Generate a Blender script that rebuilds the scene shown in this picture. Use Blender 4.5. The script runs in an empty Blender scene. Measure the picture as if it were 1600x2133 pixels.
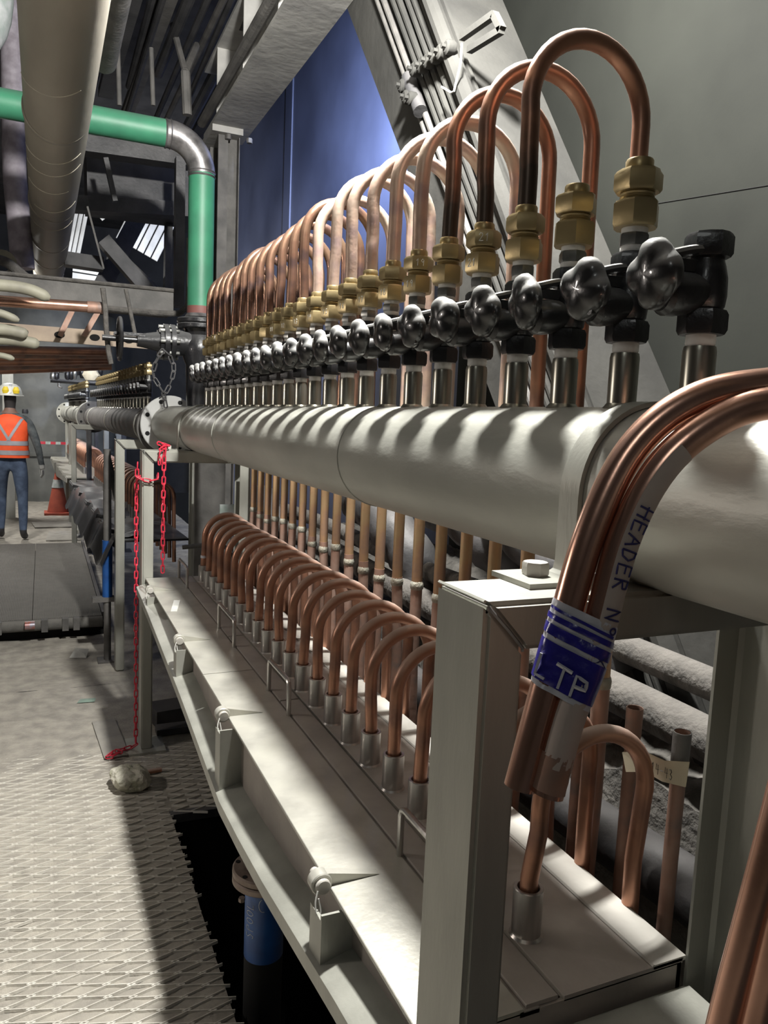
import bpy, bmesh, math, random
from mathutils import Vector, Matrix, noise
random.seed(7)
PI = math.pi
V = Vector
scene = bpy.context.scene
col = scene.collection

# ------------------------------------------------------------------ camera
W_ = ((0.914, -0.010, 0.405), (-0.403, -0.125, 0.907), (0.042, -0.992, -0.119))
FPX, CX, CY = 1602.0, 800.0, 1066.5
def _cam_axes():
    vy = V((88 - CX, 845 - CY, FPX)).normalized()
    D = 13400.0
    vz = V(((FPX * FPX - 221.5 * D) / 712, D, FPX)).normalized()
    vz = (vz - vz.dot(vy) * vy).normalized()
    vx = vz.cross(vy)
    return vx, vy, -vz
AX, AY, AZ = _cam_axes()            # world axes seen in camera space (x right, y down, z forward)
CAM = V((0, 0, 1.6))
cam_d = bpy.data.cameras.new('camera'); cam = bpy.data.objects.new('camera', cam_d); col.objects.link(cam)
cam_d.sensor_fit = 'HORIZONTAL'; cam_d.sensor_width = 36.0; cam_d.lens = 36.0 * FPX / 1600.0
cam_d.clip_start = 0.02; cam_d.clip_end = 100
right = V((AX[0], AY[0], AZ[0])); down = V((AX[1], AY[1], AZ[1])); fwd = V((AX[2], AY[2], AZ[2]))
M = Matrix((right, -down, -fwd)).transposed().to_4x4(); M.translation = CAM
cam.matrix_world = M
scene.camera = cam
def ray(px, py):
    d = V(((px - CX) / FPX, (py - CY) / FPX, 1.0))
    return V((AX.dot(d), AY.dot(d), AZ.dot(d)))
def atX(px, py, x): d = ray(px, py); return CAM + d * (x / d.x)
def atY(px, py, y): d = ray(px, py); return CAM + d * (y / d.y)
def atZ(px, py, z): d = ray(px, py); return CAM + d * ((z - CAM.z) / d.z)

# ------------------------------------------------------------------ world + lamps
world = bpy.data.worlds.new('world'); scene.world = world; world.use_nodes = True
bg = world.node_tree.nodes['Background']; bg.inputs[0].default_value = (0.55, 0.6, 0.7, 1); bg.inputs[1].default_value = 0.012
def area(name, loc, target, size, power, color=(1, 1, 1), spread=PI):
    d = bpy.data.lights.new(name, 'AREA'); d.shape = 'DISK'; d.size = size; d.energy = power; d.color = color; d.spread = spread
    o = bpy.data.objects.new(name, d); col.objects.link(o); o.location = loc
    o.rotation_euler = (V(target) - V(loc)).to_track_quat('-Z', 'Y').to_euler(); return o
_d = bpy.data.lights.new('work_lamp', 'POINT'); _d.energy = 440; _d.color = (1.0, 0.985, 0.94); _d.shadow_soft_size = 0.075
_o = bpy.data.objects.new('work_lamp', _d); col.objects.link(_o); _o.location = (0.765, 1.68, 3.2)
area('side_lamp', (-2.0, 2.9, 1.95), (0.6, 2.7, 0.8), 0.30, 12, (1.0, 0.91, 0.83))
area('rear_lamp', (-1.1, -0.9, 3.1), (0.9, 1.2, 1.7), 0.5, 2.4, (0.97, 1.0, 0.97))
area('walkway_lamp', (-0.9, 7.5, 3.0), (0.1, 10.5, 0.0), 0.4, 60, (1.0, 0.97, 0.92))
area('far_lamp', (-0.6, 12.2, 3.1), (0.3, 12.0, 0.0), 0.4, 60, (1.0, 0.97, 0.92))
area('upper_lamp', (1.0, 9.2, 2.9), (0.8, 11.5, 3.6), 0.4, 22, (0.96, 0.98, 1.0))
area('haze_fill_light', (1.70, 3.9, 4.15), (2.52, 6.2, 3.55), 0.25, 95, (0.62, 0.72, 1.0), math.radians(80))  # added cool light, no real fixture; brightens the blue wall to imitate haze
scene.view_settings.view_transform = 'Standard'
scene.view_settings.look = 'None'
scene.view_settings.gamma = 1.0
scene.view_settings.use_curve_mapping = False
scene.view_settings.exposure = 0.55

# ------------------------------------------------------------------ materials
def mat(name, base, base2=None, metallic=0.0, rough=0.6, scale=8.0, bump=0.0, bscale=60.0, dust=0.0,
        dustcol=(0.42, 0.39, 0.36), stretch=(1, 1, 1), coat=0.0, third=None, world_co=False, detail=5, contrast=(0.35, 0.65), spec=0.5, dlo=0.2, dhi=0.95):
    m = bpy.data.materials.new(name); m.use_nodes = True
    nt = m.node_tree; N = nt.nodes; L = nt.links
    b = N['Principled BSDF']
    b.inputs['Metallic'].default_value = metallic; b.inputs['Roughness'].default_value = rough
    b.inputs['Specular IOR Level'].default_value = spec
    if coat: b.inputs['Coat Weight'].default_value = coat
    if world_co:
        co = N.new('ShaderNodeNewGeometry').outputs['Position']
    else:
        co = N.new('ShaderNodeTexCoord').outputs['Object']
    mp = N.new('ShaderNodeMapping'); mp.inputs['Scale'].default_value = stretch; L.new(co, mp.inputs[0])
    nz = N.new('ShaderNodeTexNoise'); nz.inputs['Scale'].default_value = scale; nz.inputs['Detail'].default_value = detail
    L.new(mp.outputs[0], nz.inputs['Vector'])
    cr = N.new('ShaderNodeValToRGB'); e = cr.color_ramp.elements
    b2 = base2 or tuple(c * 0.75 for c in base)
    e[0].position = contrast[0]; e[0].color = (*b2, 1); e[1].position = contrast[1]; e[1].color = (*base, 1)
    if third:
        k = e.new((contrast[0] + contrast[1]) / 2); k.color = (*third, 1)
    L.new(nz.outputs[0], cr.inputs[0])
    out = cr.outputs[0]
    if dust:
        g = N.new('ShaderNodeNewGeometry'); sx = N.new('ShaderNodeSeparateXYZ'); L.new(g.outputs['Normal'], sx.inputs[0])
        mr = N.new('ShaderNodeMapRange'); mr.inputs[1].default_value = dlo; mr.inputs[2].default_value = dhi
        mr.inputs[3].default_value = 0.0; mr.inputs[4].default_value = dust; L.new(sx.outputs[2], mr.inputs[0])
        mx = N.new('ShaderNodeMix'); mx.data_type = 'RGBA'
        L.new(mr.outputs[0], mx.inputs[0]); L.new(out, mx.inputs[6]); mx.inputs[7].default_value = (*dustcol, 1)
        out = mx.outputs[2]
        if metallic:
            mm = N.new('ShaderNodeMath'); mm.operation = 'MULTIPLY_ADD'
            L.new(mr.outputs[0], mm.inputs[0]); mm.inputs[1].default_value = -metallic; mm.inputs[2].default_value = metallic
            L.new(mm.outputs[0], b.inputs['Metallic'])
            mr2 = N.new('ShaderNodeMath'); mr2.operation = 'MULTIPLY_ADD'
            L.new(mr.outputs[0], mr2.inputs[0]); mr2.inputs[1].default_value = 0.8 - rough; mr2.inputs[2].default_value = rough
            L.new(mr2.outputs[0], b.inputs['Roughness'])
    L.new(out, b.inputs['Base Color'])
    if bump:
        n2 = N.new('ShaderNodeTexNoise'); n2.inputs['Scale'].default_value = bscale; n2.inputs['Detail'].default_value = 6
        L.new(mp.outputs[0], n2.inputs['Vector'])
        bp = N.new('ShaderNodeBump'); bp.inputs['Strength'].default_value = bump; bp.inputs['Distance'].default_value = 0.01
        L.new(n2.outputs[0], bp.inputs['Height']); L.new(bp.outputs[0], b.inputs['Normal'])
    return m
MT = {}
MT['frame'] = mat('frame_steel', (0.40, 0.40, 0.355), (0.30, 0.30, 0.265), 0.35, 0.42, 5, 0.05, 90, stretch=(2, 2, .5))
MT['header'] = mat('header_steel', (0.43, 0.43, 0.385), (0.33, 0.33, 0.295), 0.3, 0.42, 6, 0.08, 70, stretch=(1, .4, 1))
MT['plate'] = mat('cover_plate_steel', (0.50, 0.49, 0.43), (0.38, 0.37, 0.33), 0.35, 0.38, 9, 0.12, 55, third=(0.46, 0.45, 0.40))
MT['deck'] = mat('deck_steel', (0.37, 0.33, 0.295), (0.28, 0.25, 0.225), 0.15, 0.6, 7, 0.1, 60)
MT['rim'] = mat('rim_steel', (0.50, 0.48, 0.44), (0.40, 0.38, 0.34), 0.1, 0.55, 8, 0.1, 60)
MT['stub'] = mat('turned_steel', (0.40, 0.385, 0.33), (0.25, 0.24, 0.20), 0.9, 0.30, 20, stretch=(4, 4, .3))
MT['sleeve'] = mat('sleeve_steel', (0.55, 0.52, 0.49), (0.42, 0.40, 0.38), 0.85, 0.33, 18, stretch=(4, 4, .3))
MT['copper'] = mat('copper_tube', (0.43, 0.225, 0.15), (0.25, 0.135, 0.10), 0.75, 0.38, 9, 0.03, 60, third=(0.42, 0.21, 0.135), dust=0.85, dustcol=(0.44, 0.35, 0.30))
MT['copper_hot_lit'] = mat('bright_lit_heat_tinted_copper', (0.54, 0.46, 0.37), (0.36, 0.26, 0.245), 0.45, 0.42, 13, 0.06, 80, third=(0.52, 0.37, 0.29), dust=0.85, dustcol=(0.55, 0.48, 0.45), contrast=(.32, .68))  # heat tint and dust, made paler to paint in the lamp's overexposure
MT['copper_dim'] = mat('dim_lit_copper', (0.34, 0.215, 0.14), (0.13, 0.083, 0.078), 0.8, 0.30, 12, 0.04, 70, third=(0.28, 0.155, 0.105), dust=0.3, dustcol=(0.33, 0.27, 0.25), contrast=(.32, .68))  # far arches: weaker lamplight painted in as darker copper
MT['copper_leg'] = mat('olive_tinted_copper', (0.50, 0.385, 0.20), (0.30, 0.20, 0.18), 0.55, 0.42, 9, 0.04, 70, third=(0.47, 0.285, 0.16), contrast=(.3, .7))
MT['copper_new'] = mat('new_copper', (0.78, 0.47, 0.36), (0.60, 0.33, 0.23), 0.9, 0.25, 14, 0.02, 60, stretch=(1, 1, .6))
MT['copper_dull'] = mat('dull_copper', (0.36, 0.24, 0.19), (0.22, 0.16, 0.135), 0.35, 0.6, 16, 0.06, 70, third=(0.32, 0.19, 0.14))
MT['soot'] = mat('sooty_copper', (0.13, 0.10, 0.085), (0.07, 0.06, 0.05), 0.5, 0.5, 12, third=(0.12, 0.07, 0.05))
def sooted():
    # copper with soot marks burnt onto the length next to the fitting
    m = mat('sooted_copper', (0.43, 0.225, 0.15), (0.25, 0.135, 0.10), 0.75, 0.38, 9, 0.03, 60, third=(0.42, 0.21, 0.135), dust=0.85, dustcol=(0.44, 0.35, 0.30))
    nt = m.node_tree; N = nt.nodes; L = nt.links; b = N['Principled BSDF']; src = b.inputs['Base Color'].links[0].from_socket
    tc = N.new('ShaderNodeTexCoord'); sx = N.new('ShaderNodeSeparateXYZ'); L.new(tc.outputs['Object'], sx.inputs[0])
    nz = N.new('ShaderNodeTexNoise'); nz.inputs['Scale'].default_value = 26; L.new(tc.outputs['Object'], nz.inputs['Vector'])
    ad = N.new('ShaderNodeMath'); ad.operation = 'MULTIPLY_ADD'; L.new(nz.outputs[0], ad.inputs[0]); ad.inputs[1].default_value = .12; L.new(sx.outputs[2], ad.inputs[2])
    mr = N.new('ShaderNodeMapRange'); mr.inputs[1].default_value = .10; mr.inputs[2].default_value = .25; mr.inputs[3].default_value = .92; mr.inputs[4].default_value = 0; L.new(ad.outputs[0], mr.inputs[0])
    lx = N.new('ShaderNodeMath'); lx.operation = 'LESS_THAN'; L.new(sx.outputs[0], lx.inputs[0]); lx.inputs[1].default_value = .06
    mu = N.new('ShaderNodeMath'); mu.operation = 'MULTIPLY'; L.new(mr.outputs[0], mu.inputs[0]); L.new(lx.outputs[0], mu.inputs[1])
    mx = N.new('ShaderNodeMix'); mx.data_type = 'RGBA'; L.new(mu.outputs[0], mx.inputs[0]); L.new(src, mx.inputs[6]); mx.inputs[7].default_value = (.05, .045, .038, 1)
    L.new(mx.outputs[2], b.inputs['Base Color']); return m
MT['copper_soot'] = sooted()
MT['solder'] = mat('solder', (0.42, 0.42, 0.36), (0.30, 0.27, 0.21), 0.3, 0.6, 40, 0.4, 120)
MT['brass'] = mat('brass', (0.46, 0.355, 0.18), (0.28, 0.22, 0.115), 0.65, 0.36, 9, 0.03, 80)
MT['chrome'] = mat('plated_steel', (0.34, 0.34, 0.32), (0.18, 0.18, 0.17), 0.8, 0.32, 30)
MT['ptfe'] = mat('thread_tape', (0.62, 0.61, 0.58), (0.48, 0.47, 0.45), 0, 0.6, 40)
MT['black'] = mat('black_plastic', (0.020, 0.020, 0.021), (0.013, 0.013, 0.014), 0, 0.3, 12, 0.1, 40, dust=0.92, dustcol=(0.40, 0.40, 0.39), coat=0.3, dlo=0.05, dhi=0.75)
MT['blackmetal'] = mat('black_cast_iron', (0.018, 0.018, 0.02), (0.01, 0.01, 0.011), 0.1, 0.33, 14, 0.15, 60, dust=0.5, dustcol=(0.27, 0.27, 0.27), coat=0.2)
MT['chalk'] = mat('chalk', (0.80, 0.80, 0.76), None, 0, 0.9)
MT['dirt'] = mat('floor_dirt', (0.41, 0.38, 0.325), (0.28, 0.26, 0.225), 0, 0.95, 12, 0.5, 90, world_co=True)
MT['mesh'] = mat('expanded_metal', (0.68, 0.65, 0.58), (0.56, 0.53, 0.47), 0, 0.8, 20, 0.2, 120, world_co=True)
MT['floorplate'] = mat('dusty_floor_plate', (0.36, 0.34, 0.30), (0.28, 0.265, 0.235), 0, 0.85, 10, 0.2, 60)
MT['heap'] = mat('grey_spill_dirt', (0.12, 0.112, 0.10), (0.06, 0.056, 0.05), 0, 0.95, 18, 0.9, 60, world_co=True)
MT['dustpipe'] = mat('dust_caked_pipe', (0.115, 0.107, 0.097), (0.065, 0.061, 0.056), 0, 0.95, 24, 0.6, 80, dust=0.5, dustcol=(0.155, 0.143, 0.13))
MT['wall'] = mat('grey_wall_plate', (0.0185, 0.0195, 0.0168), (0.013, 0.0137, 0.012), 0.0, 0.75, 1.6, 0.06, 30, world_co=True, spec=0.1)
MT['wallhaze'] = mat('haze_blue_wall_plate', (0.085, 0.10, 0.165), (0.055, 0.065, 0.11), 0.0, 0.55, 1.3, 0.05, 30, world_co=True)  # blue in the base colour stands in for lamp haze
MT['darkwall'] = mat('dark_wall', (0.03, 0.031, 0.034), (0.018, 0.019, 0.021), 0, 0.9, 3, world_co=True)
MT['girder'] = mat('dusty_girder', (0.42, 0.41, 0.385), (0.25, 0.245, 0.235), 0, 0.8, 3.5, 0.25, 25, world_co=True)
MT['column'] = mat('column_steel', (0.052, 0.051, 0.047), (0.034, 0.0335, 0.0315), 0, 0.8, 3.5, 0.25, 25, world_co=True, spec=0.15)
MT['darksteel'] = mat('dark_steel', (0.075, 0.073, 0.075), (0.04, 0.04, 0.042), 0.2, 0.55, 7, 0.2, 50, dust=0.4, dustcol=(0.16, 0.15, 0.145))
MT['greysteel'] = mat('grey_dusty_steel', (0.135, 0.128, 0.12), (0.08, 0.077, 0.073), 0.1, 0.7, 9, 0.2, 60)
MT['ceil'] = mat('dark_ceiling', (0.045, 0.043, 0.045), (0.02, 0.02, 0.022), 0, 0.9, 5, world_co=True)
MT['duct'] = mat('beige_duct', (0.30, 0.275, 0.225), (0.235, 0.215, 0.175), 0, 0.5, 5, 0.12, 25, stretch=(1, .3, 1))
MT['scratch'] = mat('pale_scratch', (0.52, 0.49, 0.40), None, 0, 0.8)
MT['green'] = mat('green_paint', (0.038, 0.20, 0.11), (0.03, 0.15, 0.085), 0.0, 0.5, 6, 0.05, 40, dust=0.45, dustcol=(0.12, 0.17, 0.14))
MT['weldsteel'] = mat('burnt_weld_steel', (0.26, 0.25, 0.25), (0.10, 0.095, 0.095), 0.6, 0.4, 14, 0.1, 50)
MT['whitepipe'] = mat('peeled_white', (0.55, 0.57, 0.57), (0.30, 0.36, 0.33), 0, 0.6, 14)
MT['bluepaint'] = mat('blue_paint', (0.012, 0.085, 0.30), (0.008, 0.05, 0.19), 0, 0.4, 12, 0.05, 50)
MT['lilac'] = mat('lilac_primer', (0.42, 0.38, 0.43), (0.27, 0.24, 0.27), 0, 0.6, 16)
MT['rust'] = mat('rusty_flange', (0.30, 0.24, 0.20), (0.17, 0.125, 0.10), 0.35, 0.55, 14, 0.15, 60)
MT['red'] = mat('red_plastic', (0.62, 0.03, 0.06), (0.48, 0.025, 0.05), 0, 0.45, 9)
MT['rubber'] = mat('ribbed_rubber', (0.115, 0.11, 0.10), (0.075, 0.072, 0.066), 0, 0.85, 14, 0.2, 90, dust=0.55, dustcol=(0.20, 0.19, 0.17))
MT['cream'] = mat('cream_hose', (0.27, 0.26, 0.20), (0.20, 0.19, 0.15), 0, 0.6, 9)
MT['beige'] = mat('beige_strut', (0.38, 0.30, 0.22), (0.27, 0.21, 0.16), 0.1, 0.6, 7)
MT['paper'] = mat('pale_paper', (0.60, 0.60, 0.56), (0.48, 0.48, 0.45), 0, 0.9, 20)
MT['tapewhite'] = mat('masking_tape', (0.50, 0.42, 0.37), (0.43, 0.36, 0.32), 0, 0.7, 20, 0.05, 60)
MT['tapecream'] = mat('cream_tape', (0.58, 0.52, 0.38), (0.50, 0.45, 0.33), 0, 0.7, 20)
MT['tapeblue'] = mat('blue_tape', (0.025, 0.02, 0.26), (0.018, 0.015, 0.19), 0, 0.3, 20, 0.25, 40, coat=0.3)
MT['tapefilm'] = mat('white_tape_film', (0.60, 0.60, 0.64), (0.48, 0.48, 0.53), 0, 0.3, 20, 0.15, 40)
MT['ink'] = mat('ink', (0.02, 0.018, 0.12), None, 0, 0.6)
MT['inkblack'] = mat('black_ink', (0.02, 0.02, 0.02), None, 0, 0.6)
MT['rockm'] = mat('ore_rock', (0.66, 0.63, 0.54), (0.42, 0.41, 0.31), 0, 0.9, 30, 0.8, 60)
MT['orange'] = mat('orange_vest', (0.85, 0.10, 0.02), (0.72, 0.075, 0.015), 0, 0.7, 10)
MT['reflect'] = mat('reflective_tape', (0.34, 0.34, 0.36), (0.28, 0.28, 0.30), 0.2, 0.5, 10)
MT['denim'] = mat('denim', (0.085, 0.12, 0.19), (0.045, 0.065, 0.11), 0, 0.9, 12, 0.3, 60)
MT['darkcloth'] = mat('dark_sleeve_cloth', (0.09, 0.10, 0.10), (0.03, 0.035, 0.04), 0, 0.9, 14, 0.4, 40)
MT['helmet'] = mat('white_helmet', (0.66, 0.66, 0.60), (0.56, 0.56, 0.50), 0, 0.4, 6)
MT['yellow'] = mat('yellow_plastic', (0.70, 0.52, 0.03), None, 0, 0.5)
MT['skin'] = mat('skin', (0.20, 0.115, 0.085), (0.16, 0.09, 0.065), 0, 0.6, 9)
MT['hair'] = mat('dark_hair', (0.018, 0.015, 0.014), None, 0, 0.8)
MT['glove'] = mat('work_glove', (0.42, 0.42, 0.40), (0.30, 0.30, 0.29), 0, 0.8, 14)
MT['boot'] = mat('black_boot', (0.03, 0.03, 0.035), None, 0, 0.6)
MT['cone'] = mat('cone_orange', (0.45, 0.10, 0.06), (0.36, 0.08, 0.05), 0, 0.7, 10)
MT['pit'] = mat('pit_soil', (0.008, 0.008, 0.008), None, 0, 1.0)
MT['lightpanel'] = mat('pale_sheet_metal', (0.42, 0.42, 0.41), (0.30, 0.30, 0.29), 0, 0.6, 5)
MT['shell'] = mat('grey_vessel_shell', (0.16, 0.165, 0.155), (0.11, 0.115, 0.11), 0, 0.7, 4, world_co=True)

# ------------------------------------------------------------------ mesh helpers
class MB:
    def __init__(s): s.v = []; s.f = []; s.m = []
    def add(s, vs, fs, mi=0):
        o = len(s.v); s.v += [tuple(v) for v in vs]
        for f in fs: s.f.append(tuple(i + o for i in f)); s.m.append(mi)
        return s
    def box(s, x0, x1, y0, y1, z0, z1, mi=0):
        vs = [(x, y, z) for z in (z0, z1) for y in (y0, y1) for x in (x0, x1)]
        return s.add(vs, [(0, 2, 3, 1), (4, 5, 7, 6), (0, 1, 5, 4), (2, 6, 7, 3), (0, 4, 6, 2), (1, 3, 7, 5)], mi)
    def bar(s, p0, p1, w, h, r=0.0, up=(0, 0, 1), mi=0, seg=3):
        p0, p1 = V(p0), V(p1); d = (p1 - p0).normalized(); up = V(up)
        if abs(d.dot(up)) > .98: up = V((0, 1, 0)) if abs(d.y) < .9 else V((1, 0, 0))
        a = d.cross(up).normalized(); b = a.cross(d).normalized()
        prof = []
        if r > 0:
            for cxs, cys, a0 in ((1, 1, 0), (-1, 1, 90), (-1, -1, 180), (1, -1, 270)):
                for k in range(seg + 1):
                    t = math.radians(a0 + 90 * k / seg)
                    prof.append((cxs * (w / 2 - r) + r * math.cos(t), cys * (h / 2 - r) + r * math.sin(t)))
        else: prof = [(w / 2, h / 2), (-w / 2, h / 2), (-w / 2, -h / 2), (w / 2, -h / 2)]
        n = len(prof)
        vs = [p + a * x + b * y for p in (p0, p1) for x, y in prof]
        fs = [(i, n + i, n + (i + 1) % n, (i + 1) % n) for i in range(n)]
        fs += [tuple(range(n)), tuple(range(2 * n - 1, n - 1, -1))]
        return s.add(vs, fs, mi)
    def tube(s, pts, r, seg=12, caps=True, mi=0, inner=None):
        pts = [V(p) for p in pts]; n = len(pts)
        rs = r if isinstance(r, (list, tuple)) else [r] * n
        fr = frames(pts)
        vs = []
        for p, (t, a, b), rr in zip(pts, fr, rs):
            for k in range(seg):
                q = 2 * PI * k / seg
                vs.append(p + (a * math.cos(q) + b * math.sin(q)) * rr)
        fs = []
        for i in range(n - 1):
            for k in range(seg):
                k2 = (k + 1) % seg
                fs.append((i * seg + k, i * seg + k2, (i + 1) * seg + k2, (i + 1) * seg + k))
        if caps: fs += [tuple(range(seg - 1, -1, -1)), tuple((n - 1) * seg + k for k in range(seg))]
        return s.add(vs, fs, mi)
    def ribbon(s, pts, r, mi=0):      # cheap 4-sided stroke
        return s.tube(pts, r, 4, True, mi)
    def lathe(s, prof, seg=24, M=None, mi=0, closed=False, a0=0.0):
        M = M or Matrix(); n = len(prof); vs = []
        for r, z in prof:
            for k in range(seg):
                q = a0 + 2 * PI * k / seg; vs.append(M @ V((r * math.cos(q), r * math.sin(q), z)))
        fs = []
        for i in range(n - 1 if not closed else n):
            j = (i + 1) % n
            for k in range(seg):
                k2 = (k + 1) % seg
                fs.append((i * seg + k, i * seg + k2, j * seg + k2, j * seg + k))
        if not closed:
            if prof[0][0] > 1e-6: fs.append(tuple(range(seg - 1, -1, -1)))
            if prof[-1][0] > 1e-6: fs.append(tuple((n - 1) * seg + k for k in range(seg)))
        return s.add(vs, fs, mi)
    def hexa(s, z0, z1, r, ch=0.003, a0=0.0, M=None, mi=0):
        # hexagonal nut with chamfered ends
        M = M or Matrix(); vs = []
        for z, k in ((z0, 1), (z0 + ch, 0), (z1 - ch, 0), (z1, 1)):
            for i in range(12):
                q = a0 + 2 * PI * i / 12
                rr = r if i % 2 == 0 else r * math.cos(PI / 6)
                if k: rr = min(rr, r * 0.90)
                vs.append(M @ V((rr * math.cos(q), rr * math.sin(q), z)))
        fs = []
        for i in range(3):
            for k in range(12):
                k2 = (k + 1) % 12; fs.append((i * 12 + k, i * 12 + k2, (i + 1) * 12 + k2, (i + 1) * 12 + k))
        fs += [tuple(range(11, -1, -1)), tuple(36 + k for k in range(12))]
        return s.add(vs, fs, mi)
    def loft(s, rings, seg=20, caps=True, mi=0, power=2.0):
        # rings: (centre, rx, ry [, rotation z])
        vs = []
        for ring in rings:
            c, rx, ry = V(ring[0]), ring[1], ring[2]; rz = ring[3] if len(ring) > 3 else 0
            for k in range(seg):
                q = 2 * PI * k / seg; cc, ss = math.cos(q), math.sin(q)
                x = rx * math.copysign(abs(cc) ** (2 / power), cc); y = ry * math.copysign(abs(ss) ** (2 / power), ss)
                vs.append(c + V((x * math.cos(rz) - y * math.sin(rz), x * math.sin(rz) + y * math.cos(rz), 0)))
        n = len(rings); fs = []
        for i in range(n - 1):
            for k in range(seg):
                k2 = (k + 1) % seg; fs.append((i * seg + k, i * seg + k2, (i + 1) * seg + k2, (i + 1) * seg + k))
        if caps: fs += [tuple(range(seg - 1, -1, -1)), tuple((n - 1) * seg + k for k in range(seg))]
        return s.add(vs, fs, mi)
    def poly(s, pts, thick, axis=(0, 1, 0), mi=0):     # extruded planar polygon
        t = V(axis).normalized() * thick / 2; pts = [V(p) for p in pts]; n = len(pts)
        vs = [p - t for p in pts] + [p + t for p in pts]
        fs = [tuple(range(n - 1, -1, -1)), tuple(range(n, 2 * n))] + [(i, (i + 1) % n, n + (i + 1) % n, n + i) for i in range(n)]
        return s.add(vs, fs, mi)
    def mesh(s, name, mats, smooth=True, angle=35):
        me = bpy.data.meshes.new(name); me.from_pydata(s.v, [], s.f)
        for m in (mats if isinstance(mats, (list, tuple)) else [mats]): me.materials.append(m)
        if any(s.m): me.polygons.foreach_set('material_index', s.m)
        bm = bmesh.new(); bm.from_mesh(me); bmesh.ops.recalc_face_normals(bm, faces=bm.faces); bm.to_mesh(me); bm.free()
        if smooth:
            me.polygons.foreach_set('use_smooth', [True] * len(me.polygons)); me.set_sharp_from_angle(angle=math.radians(angle))
        me.update(); return me
    def build(s, name, mats, parent=None, smooth=True, angle=35, kind=None, label=None):
        o = bpy.data.objects.new(name, s.mesh(name, mats, smooth, angle)); col.objects.link(o)
        if parent is not None: o.parent = parent
        if kind: o['kind'] = kind
        if label: o['label'] = label
        return o
def frames(pts):
    n = len(pts); T = []
    for i in range(n):
        a = pts[max(i - 1, 0)]; b = pts[min(i + 1, n - 1)]; d = b - a
        T.append(d.normalized() if d.length > 1e-9 else V((0, 0, 1)))
    ref = V((0, 1, 0)) if abs(T[0].y) < .9 else V((1, 0, 0))
    a = (ref - T[0] * ref.dot(T[0])).normalized(); out = []
    for t in T:
        a = (a - t * a.dot(t)); a = a.normalized(); b = t.cross(a); out.append((t, a, b))
    return out
def smooth_path(pts, sub=8):
    pts = [V(p) for p in pts]; out = []
    P = [pts[0] * 2 - pts[1]] + pts + [pts[-1] * 2 - pts[-2]]
    for i in range(1, len(P) - 2):
        p0, p1, p2, p3 = P[i - 1], P[i], P[i + 1], P[i + 2]
        for k in range(sub):
            t = k / sub
            out.append(.5 * ((2 * p1) + (p2 - p0) * t + (2 * p0 - 5 * p1 + 4 * p2 - p3) * t * t + (3 * p1 - p0 - 3 * p2 + p3) * t ** 3))
    out.append(pts[-1]); return out
def arc(c, r, a0, a1, n, u, w):
    c, u, w = V(c), V(u), V(w)
    return [c + u * (r * math.cos(a0 + (a1 - a0) * i / n)) + w * (r * math.sin(a0 + (a1 - a0) * i / n)) for i in range(n + 1)]
def empty(name, loc=(0, 0, 0), rz=0.0):
    o = bpy.data.objects.new(name, None); o.empty_display_size = .05; col.objects.link(o); o.location = loc; o.rotation_euler = (0, 0, rz); return o
def tag(o, label, cat, group=None):
    o['label'] = label; o['category'] = cat
    if group: o['group'] = group
    return o
def struct(o): o['kind'] = 'structure'; return o
def copy_tree(o, loc=None, parent=None):
    c = o.copy(); col.objects.link(c); c.parent = parent
    if loc is not None: c.location = loc
    for ch in o.children: copy_tree(ch, None, c)
    return c
def thing(name, label, cat, loc=(0, 0, 0), rz=0.0, group=None): return tag(empty(name, loc, rz), label, cat, group)
ORD = ['first', 'second', 'third', 'fourth', 'fifth', 'sixth', 'seventh', 'eighth', 'ninth', 'tenth', 'eleventh', 'twelfth', 'thirteenth',
       'fourteenth', 'fifteenth', 'sixteenth', 'seventeenth', 'eighteenth', 'nineteenth', 'twentieth', 'twenty-first', 'twenty-second',
       'twenty-third', 'twenty-fourth', 'twenty-fifth']
ROTX = lambda a: Matrix.Rotation(a, 4, 'X')
ROTY = lambda a: Matrix.Rotation(a, 4, 'Y')
ROTZ = lambda a: Matrix.Rotation(a, 4, 'Z')
TR = lambda x, y, z: Matrix.Translation((x, y, z))

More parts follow.
